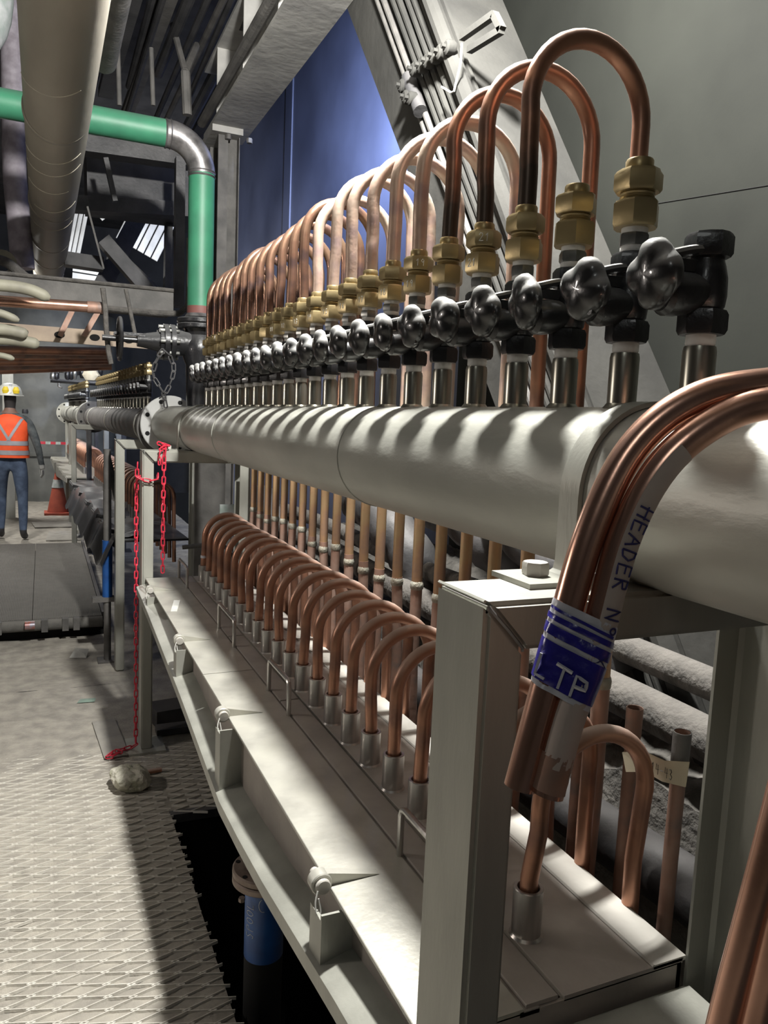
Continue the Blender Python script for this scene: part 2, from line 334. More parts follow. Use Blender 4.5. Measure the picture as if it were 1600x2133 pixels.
# hand lettering: strokes in a unit box (x right, y up)
def _o(cx=.5, cy=.5, rx=.4, ry=.45, a0=90, a1=450, n=12):
    return [(cx + rx * math.cos(math.radians(a0 + (a1 - a0) * i / n)), cy + ry * math.sin(math.radians(a0 + (a1 - a0) * i / n))) for i in range(n + 1)]
GLY = {
 '0': [_o()], '1': [[(.2, .7), (.6, 1), (.5, 0)]], '2': [[(.1, .75), (.3, 1), (.7, .95), (.8, .7), (.1, 0), (.95, .05)]],
 '3': [[(.1, .9), (.6, 1), (.8, .75), (.4, .55), (.85, .3), (.5, 0), (.1, .1)]], '4': [[(.3, 1), (.1, .45), (.9, .5)], [(.75, .95), (.6, 0)]],
 '5': [[(.9, 1), (.2, .95), (.2, .55), (.7, .55), (.8, .2), (.4, 0), (.1, .1)]], '6': [[(.7, 1), (.2, .5), (.2, .1), (.6, 0), (.8, .3), (.5, .5), (.2, .35)]],
 '7': [[(.1, 1), (.9, 1), (.4, 0)], [(.3, .5), (.8, .5)]], '8': [_o(.5, .75, .3, .25), _o(.5, .25, .36, .25)], '9': [[(.8, .7), (.5, .5), (.2, .7), (.5, 1), (.8, .8), (.7, 0)]],
 '-': [[(.1, .5), (.9, .5)]], '.': [[(.4, .05), (.55, .08)]],
 'H': [[(.1, 1), (.1, 0)], [(.85, 1), (.8, 0)], [(-.1, .5), (1, .52)]], 'E': [[(.9, .95), (.1, 1), (.1, 0), (.9, .05)], [(.1, .5), (.75, .5)]],
 'A': [[(0, 0), (.45, 1), (.9, 0)], [(.2, .4), (.75, .4)]], 'D': [[(.1, 0), (.1, 1), (.6, .9), (.85, .5), (.6, .1), (.1, 0)]],
 'R': [[(.1, 0), (.1, 1), (.7, .9), (.7, .6), (.1, .5), (.8, 0)]], 'N': [[(.1, 0), (.1, 1), (.8, 0), (.85, 1)]],
 'o': [_o(.5, .75, .25, .22)], 'X': [[(.05, 1), (.9, 0)], [(.9, 1), (.05, 0)]], 'L': [[(.1, 1), (.1, 0), (.8, .05)]], 'T': [[(0, 1), (1, 1)], [(.5, 1), (.5, 0)]],
 'P': [[(.1, 0), (.1, 1), (.75, .95), (.8, .6), (.1, .5)]], 'S': [[(.85, .9), (.4, 1), (.15, .75), (.75, .35), (.5, 0), (.1, .1)]], 'O': [_o()], 'C': [_o(.55, .5, .4, .45, 50, 310, 9)],
}
def write(mb, text, fn, size, r, adv=.75, wide=.62):
    """strokes mapped by fn(u, v) -> point, u along the line, v up the letter (metres)"""
    u = 0.0
    for ch in text:
        if ch != ' ':
            for st in GLY[ch]:
                pts = []
                for a, b in zip(st[:-1], st[1:]):
                    for k in range(3):
                        t = k / 3; pts.append(fn(u + (a[0] + (b[0] - a[0]) * t) * size * wide, (a[1] + (b[1] - a[1]) * t) * size))
                pts.append(fn(u + st[-1][0] * size * wide, st[-1][1] * size))
                mb.ribbon(pts, r)
        u += size * adv
    return mb

# ================================================================== SETTING
HX, HZ, HR = .687, 1.52, .1095
# ---- floor: dirt field with a pit, expanded metal sheet over it
def dirt_z(x, y):
    base = -.0065 + .0085 * max(0.0, min(1.0, (y - 2.95) / .75))
    n = noise.noise((x * 6, y * 6, 0)) * .004 + noise.noise((x * 22, y * 22, 3)) * .003
    if .34 < x < .46 and y < 3.2: base = -.004
    return base + n
def grid(mb, x0, x1, y0, y1, nx, ny, fz, skip=None):
    vs = [(x0 + (x1 - x0) * i / nx, y0 + (y1 - y0) * j / ny, 0) for j in range(ny + 1) for i in range(nx + 1)]
    vs = [(x, y, fz(x, y)) for x, y, _ in vs]; fs = []
    for j in range(ny):
        for i in range(nx):
            if skip and skip(x0 + (x1 - x0) * (i + .5) / nx, y0 + (y1 - y0) * (j + .5) / ny): continue
            a = j * (nx + 1) + i; fs.append((a, a + 1, a + nx + 2, a + nx + 1))
    mb.add(vs, fs)
mb = MB()
grid(mb, -1.6, .455, -1.0, 4.6, 110, 280, dirt_z)
grid(mb, .455, 1.9, 3.0, 4.6, 60, 70, dirt_z)
grid(mb, -1.6, 1.9, 4.6, 16.0, 60, 150, lambda x, y: .002 + noise.noise((x * 5, y * 5, 1)) * .006)
grid(mb, -6.0, -1.6, -3.0, 16.0, 8, 30, lambda x, y: 0.0)
floor = struct(mb.build('floor', MT['dirt'], None, True, 60))
mb = MB()
LW, SW = .128, .050
x0, y0 = -.62, 1.2
ni = int((.47 - x0) / (LW / 2)); nj = int((3.75 - y0) / (SW / 2))
random.seed(3)
def strand(mb, a, b, w=.0023, h=.009):
    d = (V(b) - V(a)); n = V((-d.y, d.x, 0)).normalized() * w
    mb.add([V(a) + n + V((0, 0, -h)), V(a) - n + V((0, 0, -h)), V(a) - n * .55, V(a) + n * .55,
            V(b) + n + V((0, 0, -h)), V(b) - n + V((0, 0, -h)), V(b) - n * .55, V(b) + n * .55],
           [(3, 2, 6, 7), (0, 3, 7, 4), (1, 5, 6, 2), (0, 1, 2, 3), (4, 7, 6, 5)])
for j in range(nj):
    for i in range(ni):
        if (i + j) % 2: continue
        x, y = x0 + i * LW / 2, y0 + j * SW / 2
        for s in (-1, 1):
            a = (x - .012, y, .001 + .0015 * random.random()); b = (x + LW / 2 + .012, y + s * SW / 2, .001)
            mx_ = .455 + random.uniform(-.012, .02)
            if b[0] > mx_: b = (mx_, a[1] + (b[1] - a[1]) * (mx_ - a[0]) / (b[0] - a[0]), .001)
            if a[0] < mx_: strand(mb, a, b)
for j in range(int((3.75 - 2.98) / (SW / 2))):
    for i in range(ni, ni + 14):
        if (i + j) % 2: continue
        x, y = x0 + i * LW / 2, 2.98 + j * SW / 2
        for s in (-1, 1): strand(mb, (x, y, .002), (x + LW / 2, y + s * SW / 2, .002))
mb.build('expanded_metal_sheet', MT['mesh'], floor, False, kind='stuff')
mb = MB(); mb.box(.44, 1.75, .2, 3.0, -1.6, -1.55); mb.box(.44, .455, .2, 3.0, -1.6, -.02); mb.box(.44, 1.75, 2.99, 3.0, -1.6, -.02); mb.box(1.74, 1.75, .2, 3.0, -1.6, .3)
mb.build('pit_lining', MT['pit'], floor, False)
mb = MB(); mb.bar((.45, 2.995, -.02), (.75, 2.985, -.02), .035, .035); mb.build('edge_angle', MT['darksteel'], floor)
# loose plates lying on the far floor
for k, (x_, y_, w_, d_, a_) in enumerate(((.12, 11.2, .5, .5, .1), (.25, 10.2, .42, .7, -.05), (.28, 9.3, .3, .5, .12))):
    p = struct(MB().box(-w_ / 2, w_ / 2, -d_ / 2, d_ / 2, 0, .012).build('trim_%d' % (k + 1), MT['floorplate'])); p.location = (x_, y_, .008); p.rotation_euler = (0, 0, a_)
# ---- walls and ceiling
def slab(name, m, *b): return struct(MB().box(*b).build(name, m, None, False))
mb = MB(); mb.box(1.86, 1.92, -1.4, 3.35, -.1, 5.2); wr = struct(mb.build('wall_right', MT['wall'], None, False))
# plate seam (weld) on the right wall
a_, b_ = atX(1385, 421, 1.858), atX(1600, 386, 1.858)
MB().ribbon([a_ + (a_ - b_) * .5, a_, b_, b_ + (b_ - a_)], .0014).build('weld_seam', MT['pit'], wr)
slab('wall_back', MT['wallhaze'], 2.40, 2.46, 3.35, 12.2, -.1, 5.2)
slab('wall_return', MT['wall'], 1.92, 2.46, 3.30, 3.35, -.1, 5.2)
mb = MB(); q0, q1 = atX(640, 200, 2.37), atX(590, 560, 2.37)
mb.box(2.385, 2.40, q1.y - .12, q1.y + .12, 0, 5.1); struct(mb.build('trim_4', MT['wallhaze'], None, False))
slab('ceiling', MT['ceil'], -6, 2.46, -3, 17, 5.1, 5.2)
slab('wall_far', MT['darkwall'], -6, 3, 16.5, 16.6, -.1, 5.2)
slab('wall_left', MT['darkwall'], -6.1, -6, -3, 17, -.1, 5.2)
slab('wall_near', MT['darkwall'], -6, 2, -3.1, -3, -.1, 5.2)
# grey round vessel at the end of the walkway
mb = MB(); mb.lathe([(1.15, 0), (1.15, .75), (1.18, .76), (1.18, .82), (1.15, .83), (1.15, 2.35), (1.15, 3.2)], 48)
o = tag(mb.build('vessel', MT['shell']), 'big grey round vessel standing at the end of the walkway', 'vessel'); o.location = (.1, 15.2, 0)

# ---- braces: horizontal box girder, leaning column, upright post in the plane X = 1.3
t = thing('girder', 'dusty grey girder running overhead to the leaning column', 'girder', (1.16, 4.5, 3.45))
mb = MB(); mb.box(-.14, .125, -3.6, 1.05, 0, .022); mb.build('bottom_flange', MT['girder'], t, False)
MB().box(-.008, .008, -3.6, 1.05, .022, .42).build('web', MT['girder'], t, False)
MB().box(-.14, .125, -3.6, 1.05, .42, .44).build('top_flange', MT['girder'], t, False)
for y in (-2.85, -2.15, -1.45, -.75, -.05, .65): MB().box(-.135, -.008, y - .006, y + .006, .022, .42).build('stiffener', MT['girder'], t, False)
MB().tube([(-.17, -3.5, .06), (-.17, .1, .06), (-.18, .9, .04)], .03, 10).build('conduit', MT['greysteel'], t)
t = thing('leaning_column', 'wide grey leaning steel column carrying a bank of conduits', 'column', (1.3, 1.8, 1.65))
def colpt(s, v):      # s: 0 = left edge .. 1 = right edge ; v: height
    yl = 2.065 + (v - 1.652) * .8135; yr = 1.596 + (v - 1.653) * .689
    return V((0, yl + (yr - yl) * s - 1.8, v - 1.65))
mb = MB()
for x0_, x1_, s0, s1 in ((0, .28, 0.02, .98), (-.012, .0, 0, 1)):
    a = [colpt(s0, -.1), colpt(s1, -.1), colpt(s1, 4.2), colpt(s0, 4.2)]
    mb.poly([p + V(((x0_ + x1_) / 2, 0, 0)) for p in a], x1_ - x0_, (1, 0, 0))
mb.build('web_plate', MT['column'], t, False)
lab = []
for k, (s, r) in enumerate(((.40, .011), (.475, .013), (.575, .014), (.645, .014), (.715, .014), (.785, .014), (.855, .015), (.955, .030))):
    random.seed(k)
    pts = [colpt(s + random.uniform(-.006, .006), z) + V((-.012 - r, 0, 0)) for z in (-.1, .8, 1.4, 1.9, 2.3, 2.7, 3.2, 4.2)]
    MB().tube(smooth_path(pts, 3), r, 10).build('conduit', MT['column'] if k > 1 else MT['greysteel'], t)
for k, (s, px, py) in enumerate(((.575, 875, 148), (.645, 890, 140), (.715, 903, 130), (.785, 917, 120), (.855, 930, 112), (.93, 947, 102), (.42, 850, 182), (.46, 858, 205), (.50, 868, 208))):
    p = atX(px, py, 1.25) - V((1.3, 1.8, 1.65))
    mb = MB(); mb.lathe([(.02, 0), (.024, .008), (.024, .03), (.016, .036)], 12, TR(*p) @ ROTY(-PI / 2)); mb.lathe([(.009, .03), (.009, .05)], 6, TR(*p) @ ROTY(-PI / 2))
    mb.build('clamp', MT['column'], t)
o = t
mb = MB(); p = atX(865, 200, 1.25) - V((1.3, 1.8, 1.65)); mb.tube([p + V((0, .07, .09)), p + V((0, -.05, -.07))], .026, 12); mb.build('coupling', MT['darksteel'], t)
# strut bracket sticking out of the column and a bent wire
t = thing('strut_bracket', 'dusty open strut frame sticking out beside the conduit clamps', 'bracket', (1.24, 2.2, 2.7))
q = [atX(px, py, 1.24) - V((1.24, 2.2, 2.7)) for px, py in ((962, 78), (1030, 30), (1046, 62), (978, 104))]
for a, b in ((0, 1), (1, 2), (2, 3)): MB().bar(q[a], q[b], .02, .02).build('strut', MT['column'], t)
q = [atX(px, py, 1.22) for px, py in ((962, 90), (960, 130), (946, 190), (940, 193), (920, 181))]
tag(MB().tube(q, .0035, 6).build('bent_wire', MT['paper']), 'thin pale bent wire hanging from the conduit clamps', 'wire')
xl, xr = atY(452, 500, 5.3).x, atY(496, 500, 5.3).x
t = thing('upright_post', 'grey upright post with bolted head plate beside the green pipe', 'post', (xl, 5.3, 0)); w_ = xr - xl
mb = MB(); mb.box(0, w_ * .45, 0, .02, 0, 3.41); mb.box(w_ * .42, w_ * .46, .02, .30, 0, 3.41); mb.box(w_ * .5, w_, .06, .08, 0, 3.41); mb.box(0, w_, .28, .30, 0, 3.41); mb.box(w_ * .96, w_, .0, .30, 0, 3.41)
mb.build('web', MT['greysteel'], t, False); MB().box(-.05, w_ + .01, -.05, .33, 3.41, 3.45).build('head_plate', MT['girder'], t, False)
for x in (.06, .2): MB().hexa(-.03, 0, .02, .003, 0, TR(x, -.02, 3.41)).build('bolt', MT['greysteel'], t)

# ================================================================== SUPPORT FRAMES
def rtube(mb, p0, p1, w, h, up=(0, 0, 1)): return mb.bar(p0, p1, w, h, .008, up)
def bevelled(mb, name, m, parent, off=.006):
    o = mb.build(name, m, parent, False); bm = bmesh.new(); bm.from_mesh(o.data)
    bmesh.ops.bevel(bm, geom=[e for e in bm.edges if len(e.link_faces) == 2 and e.calc_face_angle(0) > .6], offset=off, segments=2, affect='EDGES')
    bm.to_mesh(o.data); bm.free(); o.data.polygons.foreach_set('use_smooth', [True] * len(o.data.polygons)); o.data.set_sharp_from_angle(angle=.9); return o
def make_frame(yA, yB, label, m, xf=.41, xb=.855, shift=0.0, feet=True):
    """mitred portals: posts .05 x .11 with the cross beam laid flat; shift = x drift of the far end"""
    t = thing('pipe_support_frame', label, 'frame', (xf, yA, 0), 0, 'support frames of the headers')
    for yy, dx in ((yA, 0), (yB, shift)):
        y = yy - yA + .055; W1 = xb - xf + .05
        for x, s in ((0.0, 1), (W1, -1)):
            if s > 0:
                mb = MB(); mb.poly([(x + dx, y, .008), (x + dx, y, 1.42), (x + dx + s * .05, y, 1.366), (x + dx + s * .05, y, .008)], .11, (0, 1, 0)); bevelled(mb, 'post', m, t)
            else:      # rear posts are open channels
                mb = MB(); mb.poly([(x + dx - a, y + b, 1.366) for a, b in ((0, -.055), (.05, -.055), (.05, -.050), (.012, -.050), (.006, -.044), (.006, .044), (.012, .050), (.05, .050), (.05, .055), (0, .055))], .002, (0, 0, 1))
                n_ = len(mb.v) // 2
                mb.v = [(v_[0], v_[1], .008 if k_ < n_ else 1.368) for k_, v_ in enumerate(mb.v)]
                mb.build('post', m, t, False)
            if feet: MB().box(x + dx - .06 + min(s, 0) * .05, x + dx + .11 + min(s, 0) * .05, y - .095, y + .095, 0.0, .012).build('base_plate', m, t, False)
        mb = MB(); mb.poly([(dx, y, 1.42), (W1 + dx, y, 1.42), (W1 - .05 + dx, y, 1.366), (dx + .05, y, 1.366)], .11, (0, 1, 0)); bevelled(mb, 'cross_beam', m, t)
        MB().ribbon([(dx + .004, y - .053, 1.416), (dx + .006, y - .0555, 1.412), (dx + .028, y - .0555, 1.39), (dx + .047, y - .0555, 1.369), (dx + .050, y - .05, 1.365)], .002).build('weld_bead', MT['weldsteel'], t)
        MB().ribbon([(dx + .001, y - .05, 1.4205), (dx + .001, y + .05, 1.4205)], .002).build('weld_bead', m, t)
    return t
fr1 = make_frame(.653, 3.605, 'near grey steel frame of rectangular posts under the nearest header', MT['frame'])
MB().bar((0.05, .06, .74), (.445, .06, .74), .09, .12, .006).build('end_beam', MT['frame'], fr1)
MB().bar((0.05, 3.0, .74), (.445, 3.0, .74), .09, .10, .006).build('end_beam', MT['frame'], fr1)

# ---- header pipe with welded stubs
PITCH, Y0 = .1243, .674
SY = [Y0 + PITCH * i for i in range(24)]
def make_header(name, label, y0, y1, ys, parent_loc, m, seg=48, bolts=8):
    t = thing(name, label, 'pipe', parent_loc, 0, 'header pipes in line')
    mb = MB(); mb.tube([(0, y0, 0), (0, (y0 + y1) / 2, 0), (0, y1, 0)], HR, seg); mb.build('pipe', m, t)
    return t
hdr = make_header('header_pipe', 'nearest thick grey header pipe with the row of steel stubs', -.75 - 2, 4.66 - 2, SY, (HX, 2, HZ), MT['header'])
for y in (1.55, 2.9, -.05):
    MB().lathe([(HR - .002, -.004), (HR + .0022, -.002), (HR + .0022, .002), (HR - .002, .004)], 48, TR(0, y - 2, 0) @ ROTX(PI / 2)).build('girth_weld', MT['header'], hdr)
mb = MB(); mb.lathe([(.0, .098), (.0185, .098), (.0185, .112), (.0187, .172), (.0175, .178), (.0155, .178), (.0150, .190), (0, .190)], 24)
mb.lathe([(.027, .098), (.0235, .108), (.019, .114), (.0185, .10)], 24)
stub_me = mb.mesh('stub', MT['stub'])
for y in SY:
    o = bpy.data.objects.new('stub', stub_me); col.objects.link(o); o.parent = hdr; o.location = (0, y - 2, 0)
def flange(mb, M, ro=.170, ri=.1, th=.028, holes=8, a0=PI / 8):
    """flange ring with real bolt holes: wedges around each hole"""
    rb = (ro + ri + .012) / 2; rh = .013; vs = []; n = holes * 8
    for z in (0, th):
        pass
    outer = [(ro * math.cos(2 * PI * k / n), ro * math.sin(2 * PI * k / n)) for k in range(n)]
    mb.lathe([(ri, 0), (ro - .004, 0), (ro, .004), (ro, th - .004), (ro - .004, th), (ri, th)], 64, M, 0, True)
    return rb, rh
def add_flange(parent, M, m, ro=.170, holes=8, name='flange', th=.028):
    mb = MB(); rb, rh = flange(mb, M, ro, .1 * ro / .17, th); o = mb.build(name, m, parent)
    for k in range(holes):
        q = 2 * PI * (k + .5) / holes
        for z in (-.0012, th + .0012 - .002):
            MB().lathe([(rh * ro / .17, 0), (rh * ro / .17, .002)], 14, M @ TR(rb * math.cos(q), rb * math.sin(q), z)).build('bolt_hole', MT['pit'], o)
    return o
MF = TR(0, 4.66 - 2, 0) @ ROTX(-PI / 2)
add_flange(hdr, MF, MT['lightpanel'])

# ---- pipe straps
def make_strap(y, label, w=.036):
    t = thing('pipe_strap', label, 'strap', (HX, y, 1.42), 0, 'straps holding the nearest header')
    r = HR + .004; cz = HZ - 1.42; pr = []
    path = [(-.19, .003), (-.135, .003), (-r - .012, .003), (-r - .003, .008), (-r, .02), (-r, cz)]
    path += [(r * math.cos(a), cz + r * math.sin(a)) for a in [PI - PI * k / 28 for k in range(1, 28)]]
    path += [(r, cz), (r, .02), (r + .003, .008), (r + .012, .003), (.19, .003)]
    mb = MB(); n = len(path); th = .003
    for i in range(n):
        a = V((*path[max(i - 1, 0)], 0)); b = V((*path[min(i + 1, n - 1)], 0)); d = (b - a).normalized(); nn = V((-d.y, d.x, 0)) * th
        p = V((*path[i], 0))
        for q, yy in ((p - nn, -w / 2), (p + nn, -w / 2), (p + nn, w / 2), (p - nn, w / 2)): mb.v.append((q.x, yy, q.y))
    for i in range(n - 1):
        for k in range(4): mb.f.append((i * 4 + k, i * 4 + (k + 1) % 4, i * 4 + 4 + (k + 1) % 4, i * 4 + 4 + k)); mb.m.append(0)
    mb.f += [(0, 1, 2, 3), (n * 4 - 1, n * 4 - 2, n * 4 - 3, n * 4 - 4)]; mb.m += [0, 0]
    mb.build('band', MT['frame'], t, True, 30)
    for s in (-1, 1): MB().hexa(.006, .022, .016, .002, .3, TR(s * .157, 0, 0)).build('bolt_head', MT['rim'], t)
    MB().box(-.195, -.12, -.045, .035, .0, .0062).build('foot_plate', MT['frame'], t, False)
    return t
make_strap(.742, 'near steel band strapped over the header, bolted to the front beam')
make_strap(3.66, 'far steel band over the header, beside the knotted red chain')

# ---- valves
def build_valve():
    t = empty('valve')
    MB().lathe([(.0155, 0), (.0165, .003), (.0165, .013), (.0155, .015)], 18).build('thread_tape', MT['ptfe'], t)
    MB().hexa(.013, .040, .0275, .005, .2).build('bottom_nut', MT['blackmetal'], t)
    mb = MB()
    mb.lathe([(.018, .038), (.0225, .044), (.024, .056), (.0235, .075), (.0205, .088), (.0185, .094), (.018, .10)], 20)
    Mx = TR(0, 0, .060) @ ROTY(-PI / 2 - .12)
    mb.lathe([(.0, -.005), (.020, 0), (.022, .018), (.0235, .030), (.0245, .046), (.0235, .056), (.018, .062), (.0, .064)], 20, Mx)
    mb.build('body', MT['blackmetal'], t)
    mb = MB(); mb.tube([(-.06, -.012, .0475), (-.072, -.013, .046)], .0055, 8); mb.build('drain_plug', MT['blackmetal'], t)
    # slotted guide bar on top of the bonnet
    mb = MB(); z = .094
    loop = [(-.004, .0), (-.052, .0085), (-.064, .006), (-.067, 0), (-.064, -.006), (-.052, -.0085), (-.012, -.011), (-.004, -.011)]
    mb.tube(smooth_path([(-.002, .009, z + .012), (-.030, .009, z + .008), (-.056, .007, z + .001), (-.066, 0, z - .001), (-.056, -.007, z + .001), (-.030, -.009, z + .008), (-.002, -.009, z + .012)], 4), .0056, 8)
    mb.box(-.058, -.004, -.006, .006, z - .014, z - .001)
    mb.build('guide_bar', MT['black'], t)
    MB().hexa(.098, .124, .0265, .004, .35).build('top_nut', MT['blackmetal'], t)
    # hand wheel on the bonnet, axis along -X
    Mh = TR(-.066, 0, .074) @ ROTY(-PI / 2 - .10)
    MB().lathe([(.007, -.02), (.007, .014)], 12, Mh).build('stem', MT['chrome'], t)
    mb = MB(); seg = 40; prof = ((.010, .0), (.024, -.004), (.033, -.004), (.0365, .002), (.0358, .009), (.033, .0145), (.026, .0185), (.016, .0205), (.009, .021), (.001, .021))
    vs = []
    for r, z in prof:
        for k in range(seg):
            q = 2 * PI * k / seg; lob = .5 + .5 * math.cos(4 * q)
            rr = 1.06 * r * (1 - .11 * (1 - lob) ** 2.0 * min(1, r / .03)); zz = z - (.006 * (1 - lob) ** 2 * (r / .036) ** 2 if z > .005 else 0)
            vs.append(Mh @ V((rr * math.cos(q), rr * math.sin(q), zz)))
    fs = []
    for i in range(len(prof) - 1):
        for k in range(seg): fs.append((i * seg + k, i * seg + (k + 1) % seg, (i + 1) * seg + (k + 1) % seg, (i + 1) * seg + k))
    fs.append(tuple((len(prof) - 1) * seg + k for k in range(seg))); mb.add(vs, fs)
    mb.build('hand_wheel', MT['black'], t, True, 50)
    return t
ZV = 1.698
v0 = build_valve()
gv = 'black valves along the nearest header'
for i, y in enumerate(SY):
    t = v0 if i == 0 else copy_tree(v0)
    t.location = (HX, y, ZV)
    random.seed(100 + i)
    t.rotation_euler = (0, 0, random.uniform(-.10, .06))
    lab = 'black valve with open hexagonal top and no brass fitting, nearest of the row' if i == 0 else 'black lobed-wheel valve on the nearest header, %s from the open-topped valve' % ORD[i - 1]
    tag(t, lab, 'valve', gv)
    for ch in t.children:
        if ch.name.startswith('hand_wheel'):
            ang = random.uniform(-.6, .6)
            Mh = TR(-.066, 0, .074) @ ROTY(-PI / 2 - .10)
            ch.matrix_local = Mh @ ROTX(random.uniform(-.12, .12)) @ ROTZ(ang) @ Mh.inverted()

# ---- brass compression fittings
def build_fitting():
    t = empty('brass_fitting')
    MB().lathe([(.0155, 0), (.0165, .002), (.0165, .008), (.0155, .010)], 18).build('thread_tape', MT['ptfe'], t)
    mb = MB(); mb.hexa(.009, .024, .0195, .003); mb.build('steel_nipple', MT['chrome'], t)
    MB().lathe([(.0155, .023), (.0165, .025), (.0165, .031), (.0155, .033)], 18).build('thread_tape', MT['ptfe'], t)
    lo = MB().hexa(.031, .063, .0300, .004, math.radians(230)).build('lower_nut', MT['brass'], t)
    MB().lathe([(.021, .060), (.0215, .064), (.020, .066), (.0215, .068), (.020, .070), (.0215, .072), (.020, .074), (.0215, .076), (.021, .079)], 24).build('thread', MT['brass'], t)
    MB().hexa(.074, .100, .0300, .004, math.radians(215)).build('upper_nut', MT['brass'], t)
    MB().lathe([(.0165, .099), (.0172, .101), (.0172, .112), (.0160, .114), (.0125, .114)], 24).build('collar', MT['brass'], t)
    return t
ZF = ZV + .124
f0 = build_fitting()
fits = []
for i, y in enumerate(SY):
    if i == 0: continue
    t = f0 if i == 1 else copy_tree(f0)
    t.location = (HX, y, ZF); fits.append(t)
    random.seed(i); t.rotation_euler = (0, 0, random.uniform(-.15, .15))
    lab = {1: 'brass fitting with empty collar, tallest and nearest of the brass row', 2: 'second brass fitting from the near end, its collar empty'}.get(
        i, 'brass compression fitting at the foot of the %s copper arch from the near end' % ORD[i - 3] if i > 2 else '')
    tag(t, lab, 'fitting', 'brass fittings of the nearest header')
    num = str(25 - i)
    spots = []
    if i in (4, 6): spots = [('lower_nut', .047, 0, .0262), ('upper_nut', .087, -15, .0262)]
    elif 6 <= i <= 14: spots = [('lower_nut', .047, 0, .0262)]
    for nm, zc, da, rr in spots:
        part = [c for c in t.children if c.name.startswith(nm)][0]
        q = math.radians(200 + 30 if nm == 'lower_nut' else 215 + 30) - math.radians(0)
        q = math.radians(230 - 30) if nm == 'lower_nut' else math.radians(215 + 30)
        n = V((math.cos(q), math.sin(q), 0)); u = V((-n.y, n.x, 0)) ; size = .013
        fn = lambda a, b, n=n, u=u, zc=zc, rr=rr: n * rr + u * (a - .009) + V((0, 0, zc - .0065 + b))
        write(MB(), num, fn, size, .0007).build('chalk_number', MT['chalk'], part)

# ---- upper copper arches
ZC = ZF + .112
random.seed(11)
upper = []
for i in range(3, 24):
    y = SY[i]; top = 2.205 + random.uniform(-.012, .012); r = .108 + random.uniform(-.003, .003); dy = random.uniform(-.008, .008)
    t = thing('copper_arch', 'tall copper arch over the header, %s from the near end' % ORD[i - 3], 'copper tube', (HX, y, ZC), 0, 'tall copper arches over the nearest header')
    L = lambda z: z - ZC
    tilt = random.uniform(-.004, .004)
    pts = [(0, 0, -.004), (tilt * .3, 0, .05), (tilt, dy * .3, L(top - r) * .5), (tilt, dy * .6, L(top - r))]
    pts = smooth_path(pts, 3)[:-1]
    pts += [(tilt + r - r * math.cos(a), dy, L(top - r) + r * math.sin(a)) for a in [PI * k / 18 for k in range(19)]]
    xb = .905 - HX
    pts += [(xb + (tilt + 2 * r - xb) * .3, dy, L(1.9)), (xb, dy * .5, L(1.6))]
    MB().tube([(xb, dy * .5, L(1.6)), (xb, 0, L(1.3)), (xb, 0, L(1.16))], .0145, 16).build('back_leg', MT['copper_leg'], t)
    hot = i >= 7
    MB().tube(pts, .0145, 16).build('tube', MT['copper_dim'] if i > 11 else MT['copper_hot_lit'] if i > 5 else MT['copper_soot'], t)  # middle arches coloured as brightly lit, far ones as dimly lit
    MB().lathe([(.0145, -.008), (.0175, -.004), (.018, .006), (.0165, .012), (.0145, .016)], 12, TR(xb, 0, L(1.15 + random.uniform(-.02, .02)))).build('solder_joint', MT['solder'], t)
    MB().tube([(xb, 0, L(1.165)), (xb + random.uniform(-.01, .01), 0, L(.95)), (xb + random.uniform(-.015, .015), 0, L(.45))], .0155, 14).build('lower_length', MT['copper_dull'], t)

# ---- trough with covers
TZ = .835
tr = thing('launder_trough', 'long grey steel trough with pinned cover plates below the header', 'trough', (.425, .765, TZ))
YT0, YT1 = .765, 3.60
def zb(y):      # bottom edge of the front web (world)
    P = [(.6, .80), (.886, .775), (1.059, .752), (1.325, .712), (1.745, .672), (2.321, .733), (3.259, .80), (3.7, .815)]
    for (a, za), (b, zb_) in zip(P[:-1], P[1:]):
        if a <= y <= b: return za + (zb_ - za) * (y - a) / (b - a)
    return .8
Lx, Ly = .425, .765
def tp(x, y, z): return (x - Lx, y - Ly, z - TZ)
for a, b in ((YT0, 2.205), (2.209, YT1)):
    mb = MB(); mb.bar(tp(.50, a, TZ - .004), tp(.50, b, TZ - .004), .15, .008, .002); mb.build('cover_plate', MT['plate'], tr)
mb = MB(); n = 14; vs = []
ys = [YT0 + (YT1 - YT0) * k / n for k in range(n + 1)]
for y in ys: vs += [tp(.447, y, TZ - .008), tp(.447, y, zb(y)), tp(.455, y, TZ - .008), tp(.455, y, zb(y))]
fs = []
for k in range(n): a = k * 4; fs += [(a, a + 1, a + 5, a + 4), (a + 2, a + 6, a + 7, a + 3), (a + 1, a + 3, a + 7, a + 5)]
mb.add(vs, fs); mb.build('front_web', MT['deck'], tr, False)
mb = MB(); vs = []
for y in ys:
    z = zb(y); vs += [tp(.452, y, z + .006), tp(.392, y, z - .012), tp(.385, y, z - .016), tp(.385, y, z - .046), tp(.391, y, z - .046), tp(.391, y, z - .022), tp(.452, y, z - .002)]
fs = []
for k in range(n):
    for j in range(7): a = k * 7; fs.append((a + j, a + (j + 1) % 7, a + 7 + (j + 1) % 7, a + 7 + j))
fs += [tuple(range(7)), tuple(range(n * 7 + 6, n * 7 - 1, -1))]
mb.add(vs, fs); mb.build('front_flange', MT['frame'], tr, True, 25)
mb = MB(); mb.box(*[tp(.452, 0, 0)[0], tp(.85, 0, 0)[0]], 0, YT1 - YT0, -.22, -.21); mb.box(tp(.842, 0, 0)[0], tp(.85, 0, 0)[0], 0, YT1 - YT0, -.21, -.006); mb.box(tp(.447, 0, 0)[0], tp(.85, 0, 0)[0], 0, .006, -.21, -.006)
mb.build('trough_body', MT['deck'], tr, False)
